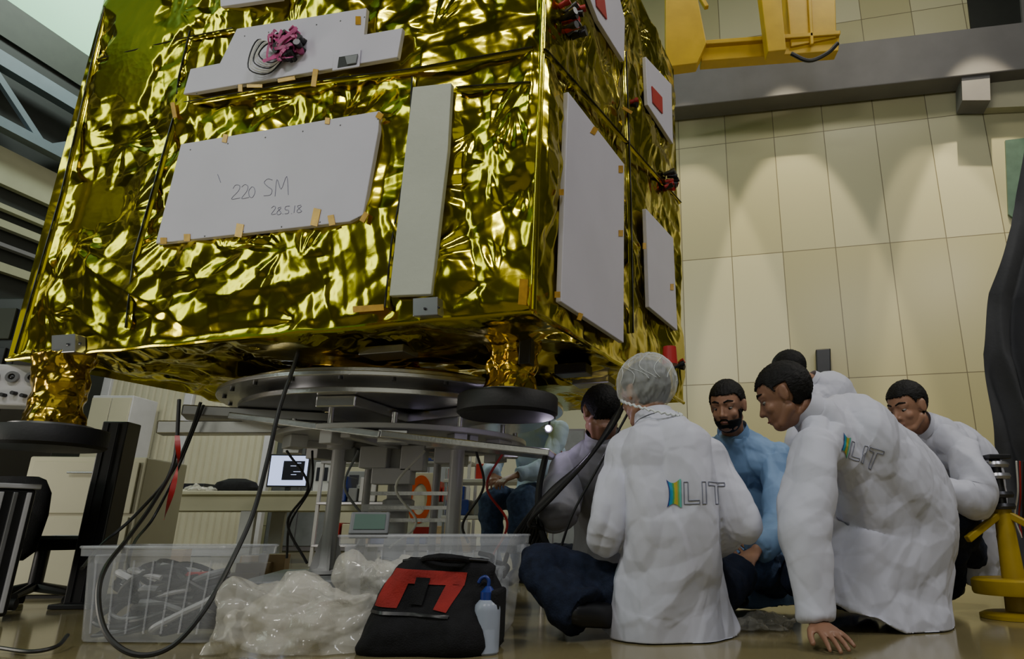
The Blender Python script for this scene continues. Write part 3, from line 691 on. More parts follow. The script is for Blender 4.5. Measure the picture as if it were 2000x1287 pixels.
# ---------------------------------------------------------------- left equipment
tc0=V((-2.70,2.86,0)); TR=.95; tw=thing('computer_tower','dark computer tower with ribbed glossy side panel on the floor','computer',tc0)
mb=MB(); mb.box(tc0+V((0,0,.27)),(.36,.36,.50),TR); mk(mb,'case','blackpl',tw,False,.012)
for i in range(8):
    mb=MB(); R=Matrix.Rotation(TR,3,'Z'); q=tc0+R@V((-.16+.045*i,-.186,.27)); mb.box(q,(.016,.014,.47),TR); mk(mb,'rib','wsteel' if i%2==1 else 'alud',tw,False,.003)
mb=MB(); mb.box(tc0+V((0,0,.53)),(.38,.38,.02),TR); mk(mb,'top_tray','wsteel',tw,False,.004,'pale grey tray top')
mb=MB(); mb.box(tc0+V((0,0,.01)),(.32,.32,.02),TR); mk(mb,'base','black',tw,False)
CX=-2.82; ch=thing('office_chair','black office chair with rounded backrest','chair',V((CX,3.38,0)))
mb=MB(); c0_=V((CX,3.24,.42))
mb.loft([(c0_+V((0,-.03,z)),V((1,0,0)),V((0,1,0)),w,.035) for z,w in ((-.20,.12),(-.16,.17),(0,.19),(.10,.18),(.16,.14),(.175,.10))],32); mk(mb,'backrest','blackfab',ch)
mb=MB(); mb.loft([(V((CX,3.46,z)),V((1,0,0)),V((0,1,0)),w,w*.8) for z,w in ((.26,.18),(.28,.20),(.31,.20),(.325,.18))],32); mk(mb,'seat','blackfab',ch)
mb=MB(); mb.tube([V((CX,3.46,.08)),V((CX,3.46,.27))],.03,16); mk(mb,'stem','darkmetal',ch)
mb=MB(); mb.beam(V((CX,3.42,.27)),V((CX,3.24,.33)),.06,.02); mk(mb,'back_support','darkmetal',ch,False)
for k in range(5):
    a=k*1.2566; d=V((math.cos(a),math.sin(a),0)); q=V((CX,3.46,0)); mb=MB(); mb.tube([q+Z3*.09,q+d*.18+Z3*.06],[.025,.015],8); mk(mb,'base_arm','blackpl',ch)
    mb=MB(); mb.tube([q+d*.18+Z3*.026-V((-d.y,d.x,0))*.015,q+d*.18+Z3*.026+V((-d.y,d.x,0))*.015],.025,14); mk(mb,'castor','black',ch)
KC=V((-3.0,4.05,0)); cabt=thing('low_cabinet','cream metal cabinet with a drawer front beside a black post','cabinet',KC)
mb=MB(); mb.box(KC+V((0,0,.385)),(.62,.45,.73),.1); mk(mb,'body','cream',cabt,False,.008)
R=Matrix.Rotation(.1,3,'Z')
for z,h in ((.58,.28),(.24,.36)):
    mb=MB(); mb.box(KC+V((0,0,z))+R@V((0,-.232,0)),(.56,.014,h),.1); dr=mk(mb,'drawer','cream',cabt,False,.004)
    mb=MB(); mb.tube([KC+V((0,0,z+.08))+R@V((-.08,-.255,0)),KC+V((0,0,z+.08))+R@V((.08,-.255,0))],.006,8); mk(mb,'handle','alud',dr)
mb=MB(); mb.box(KC+V((0,0,.01)),(.5,.4,.02),.1); mk(mb,'plinth','black',cabt,False)
PC=V((-2.53,3.42,0)); ps=thing('support_post','matt black vertical support post with base plate','post',PC)
mb=MB(); mb.box(PC+V((0,0,.45)),(.12,.12,.86),.1); mk(mb,'post','blackpl',ps,False,.006)
mb=MB(); mb.box(PC+V((0,0,.012)),(.20,.20,.022),.1); mk(mb,'base','blackpl',ps,False,.004)
for i in range(2):
    mb=MB(); mb.box(PC+V((-.025+.05*i,-.064,.45)),(.006,.006,.84),.1); mk(mb,'groove','darkmetal',ps,False)
rk=thing('equipment_rack','tall dark equipment rack with panels','rack',V((-4.35,4.6,0)))
mb=MB(); mb.box((-4.35,4.6,.95),(.6,.5,1.88)); mk(mb,'frame','blackpl',rk,False,.01)
for i in range(6):
    mb=MB(); mb.box((-4.35,4.34,.3+.28*i),(.5,.02,.22)); mk(mb,'front_panel','olive' if i%2 else 'darkmetal',rk,False,.005)
# ---------------------------------------------------------------- partition
pt=thing('partition_wall','cream corrugated partition panel with white frame','partition',V((-6.1,9.6,0)))
A=V((-7.4,9.6,0));B=V((-4.85,9.45,0)); mb=MB(); n=150; d=(B-A)/n; nn=V((0,-1,0))
vs=[];fs=[]
for i in range(n+1):
    off=.03 if (i//2)%3 else 0.0
    for z in (0.02,2.9): vs.append(A+d*i+nn*off+Z3*z)
for i in range(n): fs.append((2*i,2*i+2,2*i+3,2*i+1))
mb.add(vs,fs); pp=mk(mb,'corrugated_sheet','cream',pt,False)
for q in (A,A.lerp(B,.5),B):
    mb=MB(); mb.box(q+nn*.03+Z3*1.45,(.12,.1,2.9)); mk(mb,'frame_post','wsteel',pt,False,.01)
mb=MB(); mb.beam(A+Z3*2.9,B+Z3*2.9,.12,.12); mk(mb,'frame_rail','wsteel',pt,False)
mb=MB(); mb.beam(A+Z3*.06+nn*.03,B+Z3*.06+nn*.03,.1,.1); mk(mb,'frame_rail','wsteel',pt,False)
wc=thing('tall_cabinet','tall pale metal cabinet standing beside the partition','cabinet',V((-6.75,9.1,0)))
mb=MB(); mb.box((-6.75,9.1,1.05),(.55,.5,2.06)); mk(mb,'body','wsteel',wc,False,.01)
for s in (-1,1):
    mb=MB(); mb.box((-6.75+s*.135,8.84,1.07),(.255,.02,1.95)); d_=mk(mb,'door','cream',wc,False,.004)
    mb=MB(); mb.tube([V((-6.75+s*.03,8.815,1.0)),V((-6.75+s*.03,8.815,1.15))],.01,8); mk(mb,'handle','alud',d_)
# ---------------------------------------------------------------- table and items
def table(name,x0,x1,yc,dp,label,zt=.75,th=.14):
    t=thing(name,label,'table',V(((x0+x1)/2,yc,0)))
    mb=MB(); mb.box(((x0+x1)/2,yc,zt-.02),(x1-x0,dp,.04)); mk(mb,'tabletop','cream',t,False,.006)
    mb=MB(); mb.box(((x0+x1)/2,yc,zt-.04-th/2),(x1-x0-.08,dp-.08,th)); mk(mb,'apron','cream',t,False)
    for sx in (x0+.12,(x0+x1)/2+.1,x1-.12):
        for sy in (-1,1):
            mb=MB(); mb.box((sx,yc+sy*(dp/2-.08),(zt-.04-th)/2),(.16,.06,zt-.04-th)); mk(mb,'leg','wsteel',t,False,.005)
    return t
table('work_table',-5.75,-2.55,8.0,.85,'long cream laboratory work table holding a monitor and instruments',.76,.17)
mon=thing('monitor','computer monitor with lit screen on the work table','monitor',V((-3.80,7.95,.76)))
mb=MB(); mb.box((-3.81,7.95,1.01),(.46,.04,.38),.1); mk(mb,'bezel','blackpl',mon,False,.006)
mb=MB(); mb.box((-3.81,7.926,1.01),(.42,.006,.34),.1); mk(mb,'screen','screen',mon,False)
mb=MB(); mb.box((-3.75,7.921,1.01),(.24,.003,.22),.1); mk(mb,'screen_window','screen2',mon,False)
for i in range(6):
    mb=MB(); mb.box((-3.78+.04*(i%3),7.918,.93+.033*i),(.06 if i%2 else .09,.002,.006),.1); mk(mb,'screen_line','screen',mon,False)
mb=MB(); mb.box((-3.81,7.97,.795),(.05,.04,.07)); mk(mb,'stand','blackpl',mon,False)
mb=MB(); mb.box((-3.81,7.97,.768),(.22,.16,.012)); mk(mb,'stand_base','blackpl',mon,False)
rr=random.Random(11)
def instr(x,y,z,w,d,h,mat,label,name='instrument'):
    t=thing(name,label,'instrument',V((x,y,z))); mb=MB(); mb.box((x,y,z+h/2+.002),(w,d,h)); mk(mb,'case',mat,t,False,.008)
    mb=MB(); mb.box((x-w*.15,y-d/2-.003,z+h*.6),(w*.5,.008,h*.45)); mk(mb,'display','screen2',t,False)
    for i in range(3):
        mb=MB(); mb.tube([V((x+w*(.18+.1*i),y-d/2,z+h*.35)),V((x+w*(.18+.1*i),y-d/2-.015,z+h*.35))],min(.012,w*.04),10); mk(mb,'knob','alud',t)
instr(-3.35,8.0,.76,.26,.25,.34,'wsteel','white bench instrument with knobs on the table')
instr(-3.0,8.05,.76,.22,.25,.24,'grey','grey bench instrument with display on the table')
instr(-4.95,8.05,.76,.40,.3,.10,'darkmetal','flat dark instrument on the work table')
instr(-5.4,8.0,.76,.24,.3,.18,'wsteel','small pale instrument on the work table')
mb=MB(); mb.loft([(V((-4.35,7.85,z)),V((1,0,0)),V((0,1,0)),w,w*.5) for z,w in ((.762,.24),(.81,.26),(.87,.22),(.91,.10))],24); mk(mb,'equipment_bag','blackfab',label='black soft case lying on the work table',cat='bag')
crump(-4.75,7.75,.2,.1,.05,9,'clear film sheet on the work table',z0=.762)
for (x,y,w,h,mt,lb) in ((-4.0,6.3,.3,.18,'wood','brown cardboard box under the table'),(-3.3,6.5,.25,.12,'wood','flat cardboard box near the stand')):
    t=thing('cardboard_box',lb,'box',V((x,y,0))); mb=MB(); mb.box((x,y,h/2+.001),(w,w*.8,h),.3); mk(mb,'carton',mt,t,False,.003); mb=MB(); mb.box((x,y,h+.002),(w*1.0,.04,.003),.3); mk(mb,'packing_tape','cream',t,False)
for i,(u,Y,w,h) in enumerate(((500,3.9,.16,.18),(535,4.0,.14,.22),(478,3.85,.18,.13))):
    p=W(u,1100,Y); mb=MB(); mb.box((p.x,p.y,h/2+.001),(w,.12,h),.1+.1*i)
    mk(mb,'wooden_block','wood',smooth=False,bevel=.004,label='pale wooden block beside the stand base',cat='block',group='blocks beside the stand')
for i in range(5):
    x=-5.2+1.05*i; y=11.6; t=thing('storage_cabinet','pale grey steel storage cabinet with double doors','cabinet',V((x,y,0)),'storage cabinets along the wall')
    mb=MB(); mb.box((x,y,1.0),(1.0,.5,1.98)); mk(mb,'body','beam',t,False,.01)
    for s in (-1,1):
        mb=MB(); mb.box((x+s*.245,y-.26,1.02),(.47,.02,1.86)); d_=mk(mb,'door','cream' if i%2 else 'grey',t,False,.005)
        mb=MB(); mb.tube([V((x+s*.05,y-.28,1.0)),V((x+s*.05,y-.28,1.15))],.01,8); mk(mb,'handle','alud',d_)
sr=thing('shelf_rack','grey metal shelf rack crowded with bins and instruments','shelf',V((-2.3,7.0,0)))
for z in (.2,.6,1.0,1.4):
    mb=MB(); mb.box((-2.2,7.0,z),(1.5,.4,.025)); mk(mb,'shelf','alud',sr,False,.003)
for sx in (-.74,.74):
    for sy in (-.18,.18): mb=MB(); mb.box((-2.2+sx,7.0+sy,.8),(.03,.03,1.58)); mk(mb,'upright','wsteel',sr,False)
for z in (.2,.6,1.0):
    x=-2.85
    while x<-1.6:
        w=rr.uniform(.10,.24); h=rr.uniform(.10,.28); mt=rr.choice(['blue','grey','wsteel','wood','cream','darkmetal','red'])
        mb=MB(); mb.box((x+w/2,6.95,z+.014+h/2),(w-.02,.28,h)); o=mk(mb,'parts_bin',mt,smooth=False,bevel=.01,label='assorted storage bin on a metal shelf',cat='bin',group='bins on the shelf rack'); x+=w
sgp=W(820,985,5.3); sg=thing('sign_board','white board sign with an orange ring','sign',V((sgp.x,5.3,0)))
mb=MB(); mb.box((sgp.x,5.3,sgp.z),(.21,.02,.48)); mk(mb,'board','paper',sg,False,.003)
mb=MB(); mb.ringprof(V((sgp.x,5.284,sgp.z+.04)),.058,.090,-.003,.003,40,Matrix.Rotation(math.pi/2,3,'X')); rg=mk(mb,'ring_mark','orange',sg)
for v in rg.data.vertices: v.co.z=(v.co.z-(sgp.z+.04))*2.0+(sgp.z+.04)
mb=MB(); mb.box((sgp.x+.03,5.288,sgp.z-.19),(.12,.004,.05)); mk(mb,'red_strip','red',sg,False)
mb=MB(); mb.box((sgp.x,5.3,(sgp.z-.24)/2),(.03,.03,sgp.z-.24)); mk(mb,'stand','alud',sg,False)
tt=thing('tool_trolley','grey metal trolley with shelves carrying a red box','trolley',V((-1.1,6.0,0)))
for z in (.15,.45,.75):
    mb=MB(); mb.box((-1.1,6.0,z),(.7,.45,.03)); mk(mb,'shelf','wsteel',tt,False,.004)
for sx in (-.33,.33):
    for sy in (-.2,.2): mb=MB(); mb.tube([V((-1.1+sx,6.0+sy,.06)),V((-1.1+sx,6.0+sy,.85))],.014,8); mk(mb,'upright','alu',tt); mb=MB(); mb.ell(V((-1.1+sx,6.0+sy,.035)),.034); mk(mb,'castor','black',tt)
q=W(940,908,5.9); mb=MB(); mb.box((q.x,6.0,.766+.07),(.11,.11,.14)); mk(mb,'red_box','red',smooth=False,bevel=.006,label='small red metal box on a trolley shelf',cat='box')
for i,(x,z,mt) in enumerate(((-1.33,.467,'blue'),(-1.1,.467,'grey'),(-.9,.167,'blue'),(-1.3,.167,'wood'))):
    mb=MB(); mb.box((x,5.98,z+.065),(.18,.3,.13)); mk(mb,'parts_bin',mt,smooth=False,bevel=.01,label='%s parts bin on a trolley shelf'%{'blue':'blue','grey':'grey','wood':'brown'}[mt],cat='bin')
crump(-4.3,5.9,.24,.15,.2,13,'crumpled blue plastic sack on the floor','blue',name='plastic_sack')
# ---------------------------------------------------------------- right side: sheet and jack
sh=MB(); vs=[];fs=[]; nu,nv=130,110
edge=[(2003,240),(1986,400),(1976,440),(1931,572),(1929,590),(1919,690),(1935,800),(1945,868),(1957,905),(1972,1060),(1974,1160)]
ep=[]
E_=[W(u,v,4.6) for u,v in edge]
for a,b in zip(E_[:-1],E_[1:]):
    for k in range(10): ep.append(a.lerp(b,k/10))
ep.append(E_[-1])
for j in range(nv+1):
    t=j/nv*(len(ep)-1); i0=min(int(t),len(ep)-2); p=ep[i0].lerp(ep[i0+1],t-i0)
    for i in range(nu+1):
        s=i/nu; ph=s*46+p.z*3.2+2.2*noise.noise(V((s*3,p.z*.8,0))); tri=abs((ph/6.283%1)*2-1)*2-1
        q=p+V((1.9*s,.09*tri*min(1,s*8)+.06*noise.noise(V((s*9,p.z*2,0))),0)); q.z=max(.0,q.z+ .05*noise.noise(V((s*5,p.z,4)))); vs.append(q)
for j in range(nv):
    for i in range(nu): fs.append((j*(nu+1)+i,j*(nu+1)+i+1,(j+1)*(nu+1)+i+1,(j+1)*(nu+1)+i))
for i in range(nu+1): vs[nv*(nu+1)+i].z=0
sh.add(vs,fs); mk(sh,'cover_sheet','curtain',label='dark grey draped protective sheet hanging in folds',cat='curtain',ang=180)
jx=V((1.70,3.02,0)); jk=thing('jack_stand','yellow screw jack stand with round base and spreading arms','jack stand',jx)
mb=MB(); mb.lathe(jx,[(.001,.001),(.15,.001),(.15,.015),(.13,.024),(.06,.028),(.001,.028)],40); mk(mb,'foot_plate','jack',jk)
mb=MB(); mb.lathe(jx,[(.001,.095),(.16,.095),(.165,.105),(.165,.150),(.155,.158),(.001,.158)],48); mk(mb,'base_ring','jack',jk)
mb=MB(); mb.tube([jx+Z3*.02,jx+Z3*.16,jx+Z3*.44],[.05,.045,.035],20); mk(mb,'column','jack',jk)
for k in range(3):
    a=k*2.094+3.3; d=V((math.cos(a),math.sin(a),0)); mb=MB(); mb.beam(jx+Z3*.42+d*.02,jx+d*.19+Z3*.315,.03,.028); mk(mb,'upper_arm','jack',jk,False,.004)
mb=MB(); mb.tube([jx+Z3*.42,jx+Z3*.66],.022,16); mk(mb,'screw','darkmetal',jk)
for z in (.44,.49,.57,.62): mb=MB(); mb.lathe(jx,[(.001,z),(.05,z),(.055,z+.012),(.05,z+.025),(.001,z+.025)],24); mk(mb,'collar','alud' if z>.5 else 'darkmetal',jk)
mb=MB(); mb.box(jx+Z3*.665,(.1,.1,.02)); mk(mb,'saddle','darkmetal',jk,False,.004)
for k in range(4): cable([(1985+k*7,900,3.1),(1988+k*5,960+k*8,3.15),(1982+k*8,1010,3.2),(1996,1050,3.2)],.004,'thin wire bundle beside the jack stand',('paper','red','cable','cable')[k])
# ---------------------------------------------------------------- PEOPLE
def unit(v): return V(v).normalized()
def sstep(x,a,b):
    t=max(0,min(1,(x-a)/(b-a))); return t*t*(3-2*t)
def hand(mb,w,d,n,th,curl=.35,s=1.0):
    d=unit(d); n=V(n); n=(n-d*n.dot(d)).normalized(); l=d.cross(n)*th
    mb.loft([(w-d*.02*s,l,n,.024*s,.019*s),(w+d*.02*s,l,n,.032*s,.017*s),(w+d*.06*s,l,n,.042*s,.014*s),(w+d*.092*s,l,n,.040*s,.011*s)],16)
    for i,L in enumerate((.072,.080,.074,.058)):
        b=w+d*.080*s+l*(.0335-.0223*i)*s; ang=.16-.107*i; dd=(d+l*ang).normalized(); pts=[b]; a=curl*.5
        for ph in (.45,.30,.25):
            pts.append(pts[-1]+(dd*math.cos(a)+n*math.sin(a))*L*ph*s*1.1); a+=curl
        mb.tube(pts,[.0092*s,.0085*s,.0080*s,.0070*s],10,round_=True)
    b=w+d*.02*s+l*.02*s; p1=b+(l*.75+d*.65+n*.2)*.036*s; p2=p1+(l*.45+d*.85+n*.25)*.032*s; p3=p2+(l*.2+d*.95+n*.3)*.026*s
    mb.tube([b,p1,p2,p3],[.015*s,.0125*s,.0105*s,.009*s],10,round_=True)
def headparts(mb,c,R,s=1.0):
    def P(x,y,z): return c+R@(V((x,y,z))*s)
    mb.ell(P(0,-.012,.030),(.077*s,.098*s,.088*s),R,32,22)
    mb.ell(P(0,.020,-.030),(.060*s,.070*s,.082*s),R,28,20)
    mb.ell(P(0,.050,-.087),(.034*s,.034*s,.026*s),R)
    mb.tube([P(-.045,-.0,-.055),P(-.03,.045,-.090)],[.024*s,.018*s],10,round_=True); mb.tube([P(.045,-.0,-.055),P(.03,.045,-.090)],[.024*s,.018*s],10,round_=True)
    mb.tube([P(0,.080,.014),P(0,.091,-.010),P(0,.100,-.028)],[.0075*s,.009*s,.0115*s],12,round_=True)
    mb.ell(P(-.012,.089,-.033),.0078*s); mb.ell(P(.012,.089,-.033),.0078*s)
    mb.tube([P(-.048,.060,.022),P(-.020,.079,.027),P(.020,.079,.027),P(.048,.060,.022)],.010*s,10,round_=True)
    mb.ell(P(-.037,.056,-.028),.022*s); mb.ell(P(.037,.056,-.028),.022*s)
    mb.tube([P(-.020,.078,-.059),P(0,.087,-.057),P(.020,.078,-.059)],.0058*s,8,round_=True)
    mb.tube([P(-.016,.077,-.068),P(0,.086,-.069),P(.016,.077,-.068)],.0066*s,8,round_=True)
    for sx in (-1,1):
        mb.tube([P(sx*.046,.062,.010),P(sx*.032,.0762,.0112),P(sx*.018,.073,.009)],.0062*s,8,round_=True)
        mb.tube([P(sx*.045,.063,-.007),P(sx*.032,.0725,-.009),P(sx*.019,.072,-.006)],.0045*s,8,round_=True)
        Re=R@Matrix.Rotation(sx*.35,3,'Z'); mb.ell(P(sx*.079,-.008,-.004),(.008*s,.018*s,.031*s),Re,14,10)
        mb.ell(P(sx*.082,-.015,.008),(.009*s,.010*s,.019*s),Re,12,8)
def shell(c,R,s,ctr,rad,keep,name,mat,parent,nz=.03,seed=0,th=.006,nu=130,nv=84,freq=16,label=None,rad_w=0,spike=0):
    vs=[];ok=[];fs=[]
    for j in range(nv+1):
        ph=-math.pi/2+math.pi*j/nv
        for i in range(nu):
            a=2*math.pi*i/nu; d=V((math.cos(ph)*math.cos(a),math.cos(ph)*math.sin(a),math.sin(ph)))
            k=1+nz*noise.noise(V((d.x*freq,d.y*freq*.35,d.z*freq*.5))+V((seed,0,0)))+rad_w*math.sin(a*26+3*math.sin(a*5))*math.cos(ph)**2
            if spike: k+=spike*abs(noise.noise(V((d.x*30,d.y*12,d.z*26))+V((seed,3,0))))
            p=V((ctr[0]+rad[0]*d.x*k,ctr[1]+rad[1]*d.y*k,ctr[2]+rad[2]*d.z*k)); vs.append(c+R@(p*s)); ok.append(keep(p,d))
    for j in range(nv):
        for i in range(nu):
            f=(j*nu+i,j*nu+(i+1)%nu,(j+1)*nu+(i+1)%nu,(j+1)*nu+i)
            if all(ok[k] for k in f): fs.append(f)
    used=sorted({k for f in fs for k in f}); mp={k:i for i,k in enumerate(used)}
    mb=MB(); mb.add([vs[k] for k in used],[tuple(mp[k] for k in f) for f in fs])
    o=mk(mb,name,mat,parent,ang=180,label=label)
    if th: m=o.modifiers.new('s','SOLIDIFY'); m.thickness=th; m.offset=-1
    return o
def wrinkled(mb,pts,rads,seed,seg=24,amp=.07,per=.034):
    P=cr(pts,10); n=len(P)-1; m=len(pts)-1; rr=[]; acc=0
    for i,p in enumerate(P):
        f=i/n*m; j=min(int(f),m-1); r=rads[j]*(1-(f-j))+rads[j+1]*(f-j)
        if i: acc+=(P[i]-P[i-1]).length
        wgt=.08+.92*math.exp(-((f-m*.5)/.30)**2)+.4*max(0,(f/m-.85)/.15)
        ph=acc/per+.9*math.sin(acc*23+seed)
        rr.append(r*(1+amp*wgt*(abs((ph%1)*2-1)*2-1)))
    fr=frames(P); vs=[];fs=[]
    for i,(p,r,(x,y)) in enumerate(zip(P,rr,fr)):
        T=x.cross(y)
        for k in range(seg):
            a=2*math.pi*k/seg; sh=.45*r*math.sin(a+seed+i*.13)
            vs.append(p+x*(r*math.cos(a))+y*(r*math.sin(a))+(T*sh if 0<i<n else V((0,0,0))))
    for i in range(n):
        for k in range(seg):
            k2=(k+1)%seg; fs.append((i*seg+k,i*seg+k2,(i+1)*seg+k2,(i+1)*seg+k))
    fs.append(tuple(range(seg-1,-1,-1))); fs.append(tuple(n*seg+k for k in range(seg))); mb.add(vs,fs)
def person(label,J,hd,coat='coat',trous='jeans',skin='skin',hs=1.0,net=False,beard=False,vox=.0048,seed=1,coatk=1.0,slv=1.0,hands=None,floor=0.004,hair=True,shoe='blackpl',hem=(.235,.20),tk=1.0,fold=1.0,tw=(.20,.175,.172,.175),shift=(0,0,0),colh=1.0,ankr=.058,hipr=.095):
    sv=V(shift); J={k:V(v)+sv for k,v in J.items()}
    t=thing('person',label,'person',V((J['pel'].x,J['pel'].y,0)))
    hc,hf=V(hd[0])+sv,unit(hd[1]); up=V(hd[2]) if len(hd)>2 else Z3
    Rr=hf.cross(up).normalized(); Uu=Rr.cross(hf); R=Matrix((Rr,hf,Uu)).transposed()
    sp=cr([J['pel'],J['mid'],J['chest'],J['neck']],6); n=len(sp)-1
    sideS=(J['shR']-J['shL']).normalized(); sideH=(J['hiR']-J['hiL']).normalized()
    def secs(tab,base=None):
        out=[]
        for i,p in enumerate(sp):
            a=sp[max(0,i-1)];b=sp[min(n,i+1)]; T=(b-a).normalized(); f=i/n
            S=sideH.lerp(sideS,f); S=(S-T*S.dot(T)).normalized(); Fw=T.cross(S)
            rx=np.interp(f,tab[0],tab[1]); ry=np.interp(f,tab[0],tab[2]); out.append((p,S,Fw,float(rx),float(ry)))
        if base:
            p,S,Fw,rx,ry=out[0]; T=(sp[1]-sp[0]).normalized()
            out=[(p-T*base[0],S,Fw,base[1],base[2])]+out
        return out
    mb=MB()
    mb.loft(secs(([0,.3,.6,.8,.92,1],[.14,.12,.13,.12,.07,.052],[.10,.085,.09,.072,.055,.050]),(.06,.11,.09)))
    mb.tube([J['neck']-(J['neck']-J['chest'])*.2,J['neck'],hc+R@V((0,-.02,-.05))],[.054,.053,.055],16)
    headparts(mb,hc,R,hs)
    for s in 'LR':
        sh_,el,wr=J['sh'+s],J['el'+s],J['wr'+s]
        mb.tube([sp[-3].lerp(sh_,.3)-Z3*.02,sh_-Z3*.01],[.045,.042],12,round_=True)
        mb.tube([sh_-Z3*.01,sh_.lerp(el,.5),el,el.lerp(wr,.35),wr],[.042,.038,.034,.034,.026],14,round_=True)
        hp=(hands or {}).get(s)
        fd=(wr-el).normalized()
        if hp: hand(mb,wr+unit(hp[0])*.01,hp[0],hp[1],hp[2],hp[3])
        else:
            nn_=fd.cross(sideS); nn_=V((0,0,-1)) if nn_.length<.2 else (nn_ if nn_.z<0 else -nn_); hand(mb,wr+fd*.01,fd,nn_,1 if s=='R' else -1,.5)
        hi,kn,an,to=J['hi'+s],J['kn'+s],J['an'+s],J['to'+s]
        mb.tube([hi,hi.lerp(kn,.5),kn,kn.lerp(an,.35),an],[.066,.056,.044,.042,.032],14,round_=True)
        mb.tube([an,an.lerp(to,.5),to],[.032,.030,.022],10,round_=True)
    me=remesh(mb,vox,2,.4,zmin=floor)
    body=mk(None,'body',skin,t,me=me,ang=180)
    def P(x,y,z): return hc+R@(V((x,y,z))*hs)
    for sx in (-1,1):
        e=MB(); e.ell(P(sx*.031,.0655,.001),(.0135*hs,.0125*hs,.0080*hs),R,16,12); eo=mk(e,'eye','eye',t)
        e=MB(); e.ell(P(sx*.031,.0742,-.001),(.0068*hs,.0045*hs,.0062*hs),R,12,8); mk(e,'iris','iris',eo)
        e=MB(); e.tube([P(sx*.014,.0875,.030),P(sx*.032,.0830,.037),P(sx*.050,.066,.031)],[.0038,.0042,.003],8,round_=True); mk(e,'eyebrow','hair',t)
    e=MB(); e.tube([P(-.017,.0835,-.0635),P(0,.0925,-.0625),P(.017,.0835,-.0635)],[.003,.004,.003],8,round_=True); mk(e,'mouth','lip',t)
    if hair:
        def keep(p,d):
            y=p[1]; line=-.062+.125*sstep(y,-.02,.055)+.008*noise.noise(V((p[0]*90,p[1]*90,seed)))
            ear=(abs(p[0])>.055 and -.03<y<.018 and p[2]<.028)
            return p[2]>line and not ear
        shell(hc,R,hs,(0,-.014,.030),(.083,.104,.096),keep,'hair','hair',t,.022,seed*3.3,.012,180,120,9,spike=.05)
    if net:
        def keepn(p,d): return p[2]>-.045+.62*p[1]
        shell(hc,R,hs,(0,-.022,.040),(.102,.124,.112),keepn,'hair_net','net',t,.05,seed,.0,160,100,9,label='translucent white elastic hair net',rad_w=.018)
        b=MB(); pts=[]
        for k in range(97):
            a=k/96*2*math.pi; y=-.022+.116*math.sin(a); x=.091*math.cos(a); pts.append(P(x,y,-.045+.62*y+.004*math.sin(a*30)))
        b.tube(pts,.0045*hs,6,cap=False); mk(b,'elastic_band','band',t)
        for k in range(14):
            b=MB(); pts=[]; a0_=k/14*math.pi*2
            for j in range(14):
                ph=-.25+j/13*1.75; a2=a0_+.35*math.sin(j*.5+k)
                x=.1035*math.cos(ph)*math.cos(a2); y=-.022+.126*math.cos(ph)*math.sin(a2); z=.040+.1135*math.sin(ph)
                if z>-.045+.62*y: pts.append(P(x,y,z))
            if len(pts)>3: b.tube(pts,.0011,5); mk(b,'net_crease','band',t)
    if beard:
        def keepb(p,d): return (p[2]<-.052 or (abs(p[0])>.050 and p[2]<-.012 and p[1]<.035)) and p[1]>-.012 and p[2]>-.122 and not (abs(p[0])<.019 and -.073<p[2]<-.050)
        shell(hc,R,hs,(0,.016,-.038),(.067,.084,.086),keepb,'beard','hair',t,.02,seed,.004,110,80,12)
        e=MB(); e.tube([P(-.026,.076,-.064),P(-.012,.088,-.0505),P(.012,.088,-.0505),P(.026,.076,-.064)],.0040,8,round_=True); mk(e,'moustache','hair',t)
    mb=MB()
    mb.loft(secs(([0,.3,.35,1],[.155,.135,.05,.04],[.115,.095,.05,.04]),(.09,.14,.11)))
    for s in 'LR':
        hi,kn,an=J['hi'+s],J['kn'+s],J['an'+s]
        mb.ell(hi,hipr*.9); mb.ell(kn,.078*tk)
        wrinkled(mb,[hi,kn,an.lerp(kn,.03)],[hipr,.082*tk,ankr*tk],seed,24,.06,.05)
    me=remesh(mb,.008,3,.5,zmin=floor,layers=[(.10,.010),(.045,.003)],seed=seed+50,bias=.002)
    mk(None,'trousers',trous,t,me=me,ang=180)
    for s in 'LR':
        an,to=J['an'+s],J['to'+s]; d=(to-an).normalized(); mb=MB()
        mb.tube([an-d*.045,an-d*.01,an.lerp(to,.5),to,to+d*.02],[.036,.043,.042,.038,.024],14,round_=True)
        for v in mb.v: v.z=max(v.z,floor)
        mk(mb,'shoe',shoe,t)
    if coat:
        mb=MB(); k=coatk
        mb.loft(secs(([0,.25,.55,.80,.92,1],[tw[0]*k,tw[1]*k,tw[2]*k,tw[3]*k,.115,.070],[.175*k,.150*k,.14*k,.125*k,.095,.072]),(.12,hem[0],hem[1])),36)
        nd=(hc-J['neck']).normalized(); T=(J['neck']-J['chest']).normalized()
        mb.tube([J['neck']-T*.03,J['neck']+T*.012],[.082,.070],24)
        for s in 'LR':
            sh_,el,wr=J['sh'+s],J['el'+s],J['wr'+s]
            mb.tube([J['neck']-T*.035,(J['neck']-T*.03).lerp(sh_,.5)+Z3*.004,sh_],[.055,.058,.062*slv],16,round_=True)
            mb.tube([sp[-5].lerp(sh_,.1),sh_.lerp(sp[-5],.15)-Z3*.02],[.11,.075*slv],16,round_=True)
            wrinkled(mb,[sh_,el,wr.lerp(el,.02)],[.070*slv,.062*slv,.045*slv],seed+(s=='L')*2,28,.06,.045)
            mb.ell(sh_,.068*slv); mb.ell(el,.055*slv)
        me=remesh(mb,.0050,3,.5,zmin=floor,layers=[(.17,.014*fold,(1,1,.34)),(.10,.0085*fold,(1,1,.42)),(.075,.0048*fold,(.75,.75,.75)),(.045,.0014*fold,(1,1,.5))],seed=seed,bias=.005,warp=.03)
        mk(None,'lab_coat' if coat!='shirt' else 'shirt',coat,t,me=me,ang=180)
